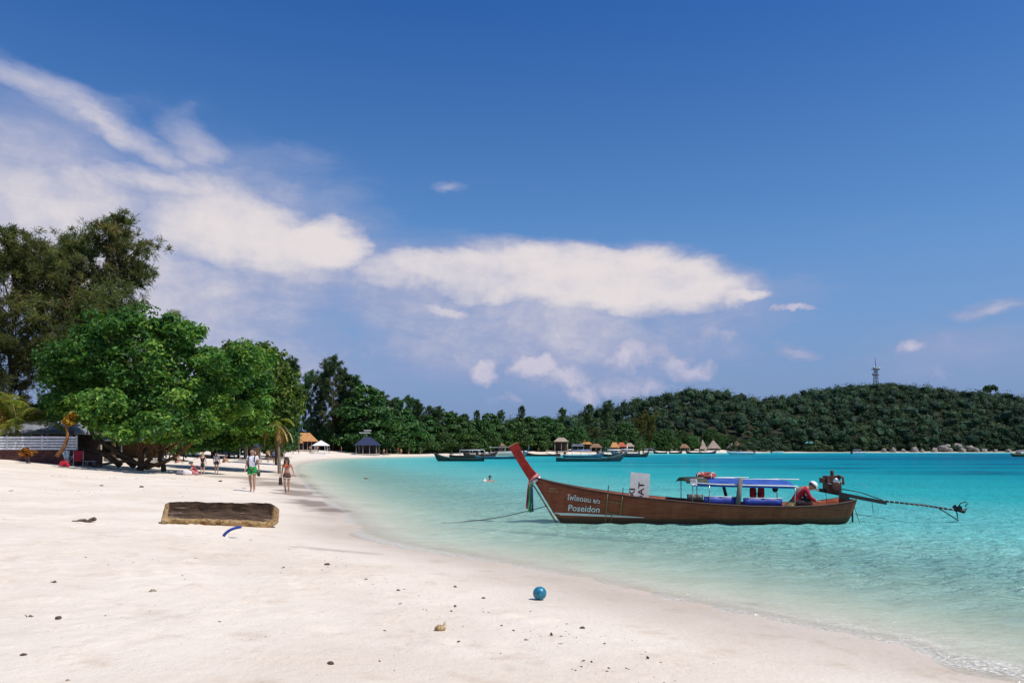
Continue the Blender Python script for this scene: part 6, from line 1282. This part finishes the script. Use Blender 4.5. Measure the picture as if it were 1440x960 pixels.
HOUSES = [(649, 602.5, 244, 4.4, 2.2, 4.2, M_ORANGE, 'house with sunlit straw-coloured roof up among the trees'), (703, 0, 228, 3.2, 2.0, 3.0, M_BROWNT, 'small brown thatched hut behind the left moored boats'), (789, 0, 262, 4.4, 3.6, 5.0, M_THATCH, 'house with pale grey sloping roof behind the middle beach'), (812, 0, 268, 4.0, 2.0, 3.4, M_SLATE, 'hut with slate-mauve roof right of the pale grey roof'),
          (818, 0, 276, 6.5, 2.8, 4.4, M_ORANGE, 'long hut with orange-brown roof among the yellow bushes'), (838, 0, 272, 3.6, 1.8, 3.2, M_BROWNT, 'low brown thatch shelter right of the long orange roof'), (864, 0, 282, 2.8, 1.9, 3.8, M_ORANGE, 'small bright orange roofed hut left of its red neighbour'), (874, 0, 284, 2.8, 2.2, 3.8, mat('red_roof', (.45, .10, .05), .8, .2), 'small red-orange roofed hut between orange and pale roofs'), (885, 0, 286, 2.8, 2.2, 3.6, M_THATCH, 'small pale thatched hut right of the red roof'),
          (962, 0, 326, 3.6, 1.5, 3.2, M_BROWNT, 'low brown thatch left of the pointed thatched roofs'), (988, 0, 330, 2.6, 1.0, 5.0, M_THATCH, 'tall pointed thatched roof, left of a pair'), (1003, 0, 330, 5.2, 1.0, 4.6, M_THATCH, 'wide pointed thatched roof, right of a pair'), (1029, 0, 336, 3.0, 1.4, 3.6, M_THATCH, 'small pinkish thatched hut apart from the pair of pointed roofs'), (1036, 0, 338, 3.2, 2.0, 4.4, M_BROWNT, 'brown roofed hut behind the small pinkish hut'), (1138, 0, 366, 4.5, 2.2, 3.2, mat('green_roof', (.10, .30, .27), .6), 'green roofed shelter alone at the foot of the headland')]
for px, base, d, w, ev, rd, rm, lb_ in HOUSES:
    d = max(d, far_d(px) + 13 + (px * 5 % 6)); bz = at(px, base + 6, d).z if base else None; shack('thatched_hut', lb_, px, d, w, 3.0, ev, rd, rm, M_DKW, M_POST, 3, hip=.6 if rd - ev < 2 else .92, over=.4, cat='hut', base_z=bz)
# ------------------------------------------------------------------ boats across the bay
def far_longtail(px0, px1, wl, label, hullm, canopym=None, prow=1, post=True, group='longtails moored across the bay', stern_engine=True):
    d = ZC * F / (wl - HZ); x0, x1 = (px0 - 720) * d / F, (px1 - 720) * d / F; Lh = (x1 - x0); o = empty('moored_longtail', ((x0 + x1) / 2, d, 0), 0 if prow > 0 else math.pi, label, 'boat', group)
    n = 22; mb = MB(); vs = []; W = 9
    for i in range(n):
        f = i / (n - 1); x = -Lh / 2 + f * Lh; z1 = .52 + .22 * max(0, (.12 - f) / .12) + .95 * max(0, (f - .55) / .45) ** 2.0; hb = .78 * max(.04, math.sin(math.pi * min(1, .22 + f * .80)) ** .6) if f < .999 else .04; zk = -.3 + (z1 + .2) * max(0, (f - .86) / .14) ** 1.6
        for j in range(W): t_ = abs(-1 + 2 * j / (W - 1)); s_ = -1 if j < W // 2 else 1; vs.append((x, s_ * hb * t_ ** .6, zk + (z1 - zk) * t_ ** 1.2))
    mb.add(vs, [(i * W + j, i * W + j + 1, (i + 1) * W + j + 1, (i + 1) * W + j) for i in range(n - 1) for j in range(W - 1)], True); mb.f.append(tuple(range(W))); mb.sm.append(False); mb.build('hull', hullm, o, solid=-.05)
    if post: mb = MB(); mb.tube([(Lh / 2 - .15, 0, 1.25), (Lh / 2 + .15, 0, 1.8), (Lh / 2 + .25, 0, 2.35)], [.11, .10, .09], 6); mb.build('prow_post', M_PALE if post == 'pale' else hullm, o)
    if canopym is not None:
        mb = MB(); vs = []; 
        for i in range(2):
            for j in range(5): f = -1 + j / 2; vs.append((-.28 * Lh + i * .42 * Lh, f * .75, 1.55 + .16 * (1 - f * f)))
        mb.add(vs, [(j, j + 1, 6 + j, 5 + j) for j in range(4)], True); mb.build('canopy', canopym, o, solid=.03)
        for x in (-.28, -.07, .13):
            for y in (-.7, .7): mb = MB(); mb.tube([(x * Lh, y, .4), (x * Lh, y, 1.56)], .025, 5); mb.build('canopy_post', M_TUBE, o)
    if stern_engine:
        mb = MB(); mb.box((-Lh * .46, 0, 1.0), (.5, .4, .5)); mb.build('engine', M_IRON, o, bevel=.04); mb = MB(); mb.tube([(-Lh * .40, 0, .9), (-Lh * .5, 0, .95), (-Lh * .5 - 1.6, 0, 1.5 - .2)], .04, 5); mb.build('long_shaft', M_BLACK, o)
    return o
M_HG = mat('green_black_hull', (.022, .04, .034), .5, .3, 3); M_HB = mat('blue_hull', (.06, .14, .20), .5, .3, 3); M_HN = mat('dark_brown_hull', (.05, .028, .02), .5, .3, 3); M_HT = mat('teal_hull', (.03, .07, .07), .5, .3, 3)
far_longtail(610, 681, 648.3, 'dark green-black longtail lying low, nearest of the left group', M_HG, None, -1, False); far_longtail(632, 700, 643.5, 'dark brown longtail behind the low green-black one', M_HN, mat('faded_canopy', (.35, .38, .38), .8), 1, True); far_longtail(668, 742, 645.2, 'pale blue longtail beside the raised red prow', M_HB, None, 1, True)
far_longtail(650, 690, 641.6, 'longtail with grey canopy drawn up behind the left group', M_HN, MATS['faded_canopy'], -1); far_longtail(735, 785, 641.3, 'dark longtail with stacked engines behind the red prow', M_HN, None, -1)
far_longtail(782, 880, 648.6, 'long dark teal longtail with pale cloth on its upright prow', M_HT, None, 1, 'pale'); far_longtail(792, 850, 643.4, 'longtail with blue canopy behind the long teal one', M_HB, M_SHADE, 1); far_longtail(838, 882, 641.8, 'dark brown longtail between the teal longtail and the shore', M_HN, M_CANV, -1)
far_longtail(872, 913, 642.4, 'black longtail with purple cloths on its raised prow', M_HG, None, 1, True); far_longtail(858, 900, 639.4, 'pale longtail nosed against the far sand', M_HB, M_CANV, -1)
for i, (a, b) in enumerate(((918, 938), (941, 960), (964, 985), (984, 1008))): far_longtail(a, b, 637.6, ['small dark boat drawn up left of its three neighbours under the white umbrellas', 'small brown boat second in the row below the white umbrellas', 'small dark boat below the left pointed roof', 'blue-black boat below the wide pointed roof'][i], (M_HG, M_HN, M_HG, mat('navy_hull', (.03, .04, .10), .5))[i], None, 1 if i % 2 else -1, True, stern_engine=False)
def speedboat(px0, px1, wl, label, hullm, canopy=True, flip=1, h=1.0, group='speedboats across the bay'):
    d = ZC * F / (wl - HZ); x0, x1 = (px0 - 720) * d / F, (px1 - 720) * d / F; Lh = x1 - x0; o = empty('speedboat', ((x0 + x1) / 2, d, 0), 0 if flip > 0 else math.pi, label, 'boat', group); n = 14; mb = MB(); vs = []; W = 7
    for i in range(n):
        f = i / (n - 1); x = -Lh / 2 + f * Lh; hb = Lh * .14 * max(.03, (1 - max(0, (f - .45) / .55) ** 2.2)); z1 = h * (.75 + .35 * f); zk = -.25 + (z1 * .8 + .25) * max(0, (f - .75) / .25) ** 1.5
        for j in range(W): t_ = -1 + 2 * j / (W - 1); vs.append((x, hb * math.copysign(abs(t_) ** .45, t_), zk + (z1 - zk) * abs(t_) ** 1.1))
    mb.add(vs, [(i * W + j, i * W + j + 1, (i + 1) * W + j + 1, (i + 1) * W + j) for i in range(n - 1) for j in range(W - 1)], True); mb.f.append(tuple(range(W))); mb.sm.append(False)
    b0 = len(mb.v); mb.build('hull', hullm, o, solid=-.06); mb = MB(); mb.box((-.02 * Lh, 0, h * .78), (Lh * .9, Lh * .2, .06)); mb.build('deck', M_TIN, o)
    mb = MB(); mb.box((Lh * .12, 0, h * 1.15), (Lh * .24, Lh * .19, h * .55), taper=(.6, .85)); mb.build('windscreen', mat('tinted_glass', (.03, .04, .06), .15), o, bevel=.04)
    if canopy:
        mb = MB(); mb.box((-.12 * Lh, 0, h * 1.95), (Lh * .56, Lh * .24, .09)); mb.build('hardtop', M_CANV, o, bevel=.03)
        for x in (-.36, -.1, .12):
            for y in (-.1, .1): mb = MB(); mb.tube([(x * Lh, y * Lh, h * .8), (x * Lh, y * Lh, h * 1.95)], .035, 5); mb.build('stanchion', M_TUBE, o)
    for y in (-.05, .05): mb = MB(); mb.box((-Lh / 2 - .15, y * Lh, h * .7), (.4, .35, .9)); mb.build('outboard', M_BLACK, o, bevel=.06)
    return o
speedboat(1022, 1060, 639, 'white open speedboat with sleek hull below the small thatched huts', M_CANV, False, -1, .95); speedboat(682, 742, 639.6, 'long white tour boat with hardtop behind the red prow', M_CANV, True, 1, 1.15); speedboat(1198, 1217, 638, 'small white boat with canopy off the wooded headland', M_CANV, True, 1, .75); speedboat(1421, 1449, 642, 'dark hulled boat with white canopy right of the shore boulders', mat('olive_hull', (.09, .09, .03), .5), True, -1, .8)
speedboat(1085, 1102, 636.6, 'tiny white boat moored under the headland between the green shelter and huts', M_CANV, False, 1, .6); speedboat(905, 925, 637.4, 'small white boat drawn up beyond the black longtail', M_CANV, True, 1, .9)
# ------------------------------------------------------------------ boulders and the mast
M_ROCK = mat('granite', (.30, .255, .215), .9, .25, .6, bump=.8); rs = np.random.RandomState(19)
for i, (px, py, w, h) in enumerate([(1243, 635, 8, 4), (1256, 634.6, 11, 5), (1270, 635.2, 6, 3), (1286, 634.4, 13, 6), (1297, 635.3, 7, 3), (1314, 634.8, 9, 5), (1325, 632.4, 17, 9), (1335, 634.6, 10, 5), (1347, 631, 18, 10), (1353, 634.8, 12, 5), (1363, 632.5, 14, 8), (1373, 634.8, 11, 5), (1384, 635, 9, 3), (1400, 635.3, 7, 2.5), (1332, 629, 9, 6), (1418, 635.2, 10, 3)]):
    d = 364 + (636 - py) * 0.9 + rs.uniform(-1, 1); p = at(px, py, d); k = d / F; o = empty('shore_boulder', (p.x, d, 0), rs.uniform(0, 3), 'pale granite boulder at the foot of the wooded headland', 'boulder', 'boulders below the headland'); mb = lump(200 + i, 1, w * k / 2 * rs.uniform(.8, 1.2), w * k * .35, 1, .28, 12, 8); zc = max(.2, p.z); mb.v = [(x, y, z * (h * k * .5 + (.6 if zc < 1 else 0)) + zc + h * k * .25) for x, y, z in mb.v]; mb.build('rock', M_ROCK, o)
xm = (1231.5 - 720) * 566 / F; zg = gz(xm, 566); zt = ZC + (HZ - 503) * 566 / F; mt = empty('radio_mast', (xm, 566, zg), 0, 'grey lattice radio mast standing on the headland ridge', 'mast'); Hm = zt - zg; M_MAST = mat('mast_steel', (.14, .14, .16), .6); hb_m = Hm * .72
for sx, sy in ((-1, -1), (1, -1), (1, 1), (-1, 1)): mb = MB(); mb.beam((sx * 1.7, sy * 1.7, -1), (sx * .8, sy * .8, hb_m), .28); mb.build('leg', M_MAST, mt)
for k in range(9):
    z = hb_m * k / 9; w = 1.7 - .9 * z / hb_m; w2 = 1.7 - .9 * (z + hb_m / 9) / hb_m; mb = MB()
    for sy in (-1, 1): mb.beam((-w, sy * w, z), (w2, sy * w2, z + hb_m / 9), .14); mb.beam((w, sy * w, z), (-w2, sy * w2, z + hb_m / 9), .14); mb.beam((-w, sy * w, z), (w, sy * w, z), .16)
    mb.build('bracing', M_MAST, mt)
mb = MB(); mb.tube([(0, 0, hb_m), (-.3, 0, Hm)], .22, 6); mb.build('antenna', M_MAST, mt)
for z, w in ((hb_m * .98, 4.4), (hb_m * .78, 3.4)): mb = MB(); mb.box((0, 0, z), (w, w, .5)); mb.build('platform', M_MAST, mt)
for x, z in ((-2.2, hb_m * .80), (2.0, hb_m), (-1.6, hb_m * 1.04)): mb = MB(); mb.lathe([(.2, 0), (.9, .3), (.95, .5)], 10, (x, -1.4, z), axis='Y'); mb.build('dish', M_TIN, mt)
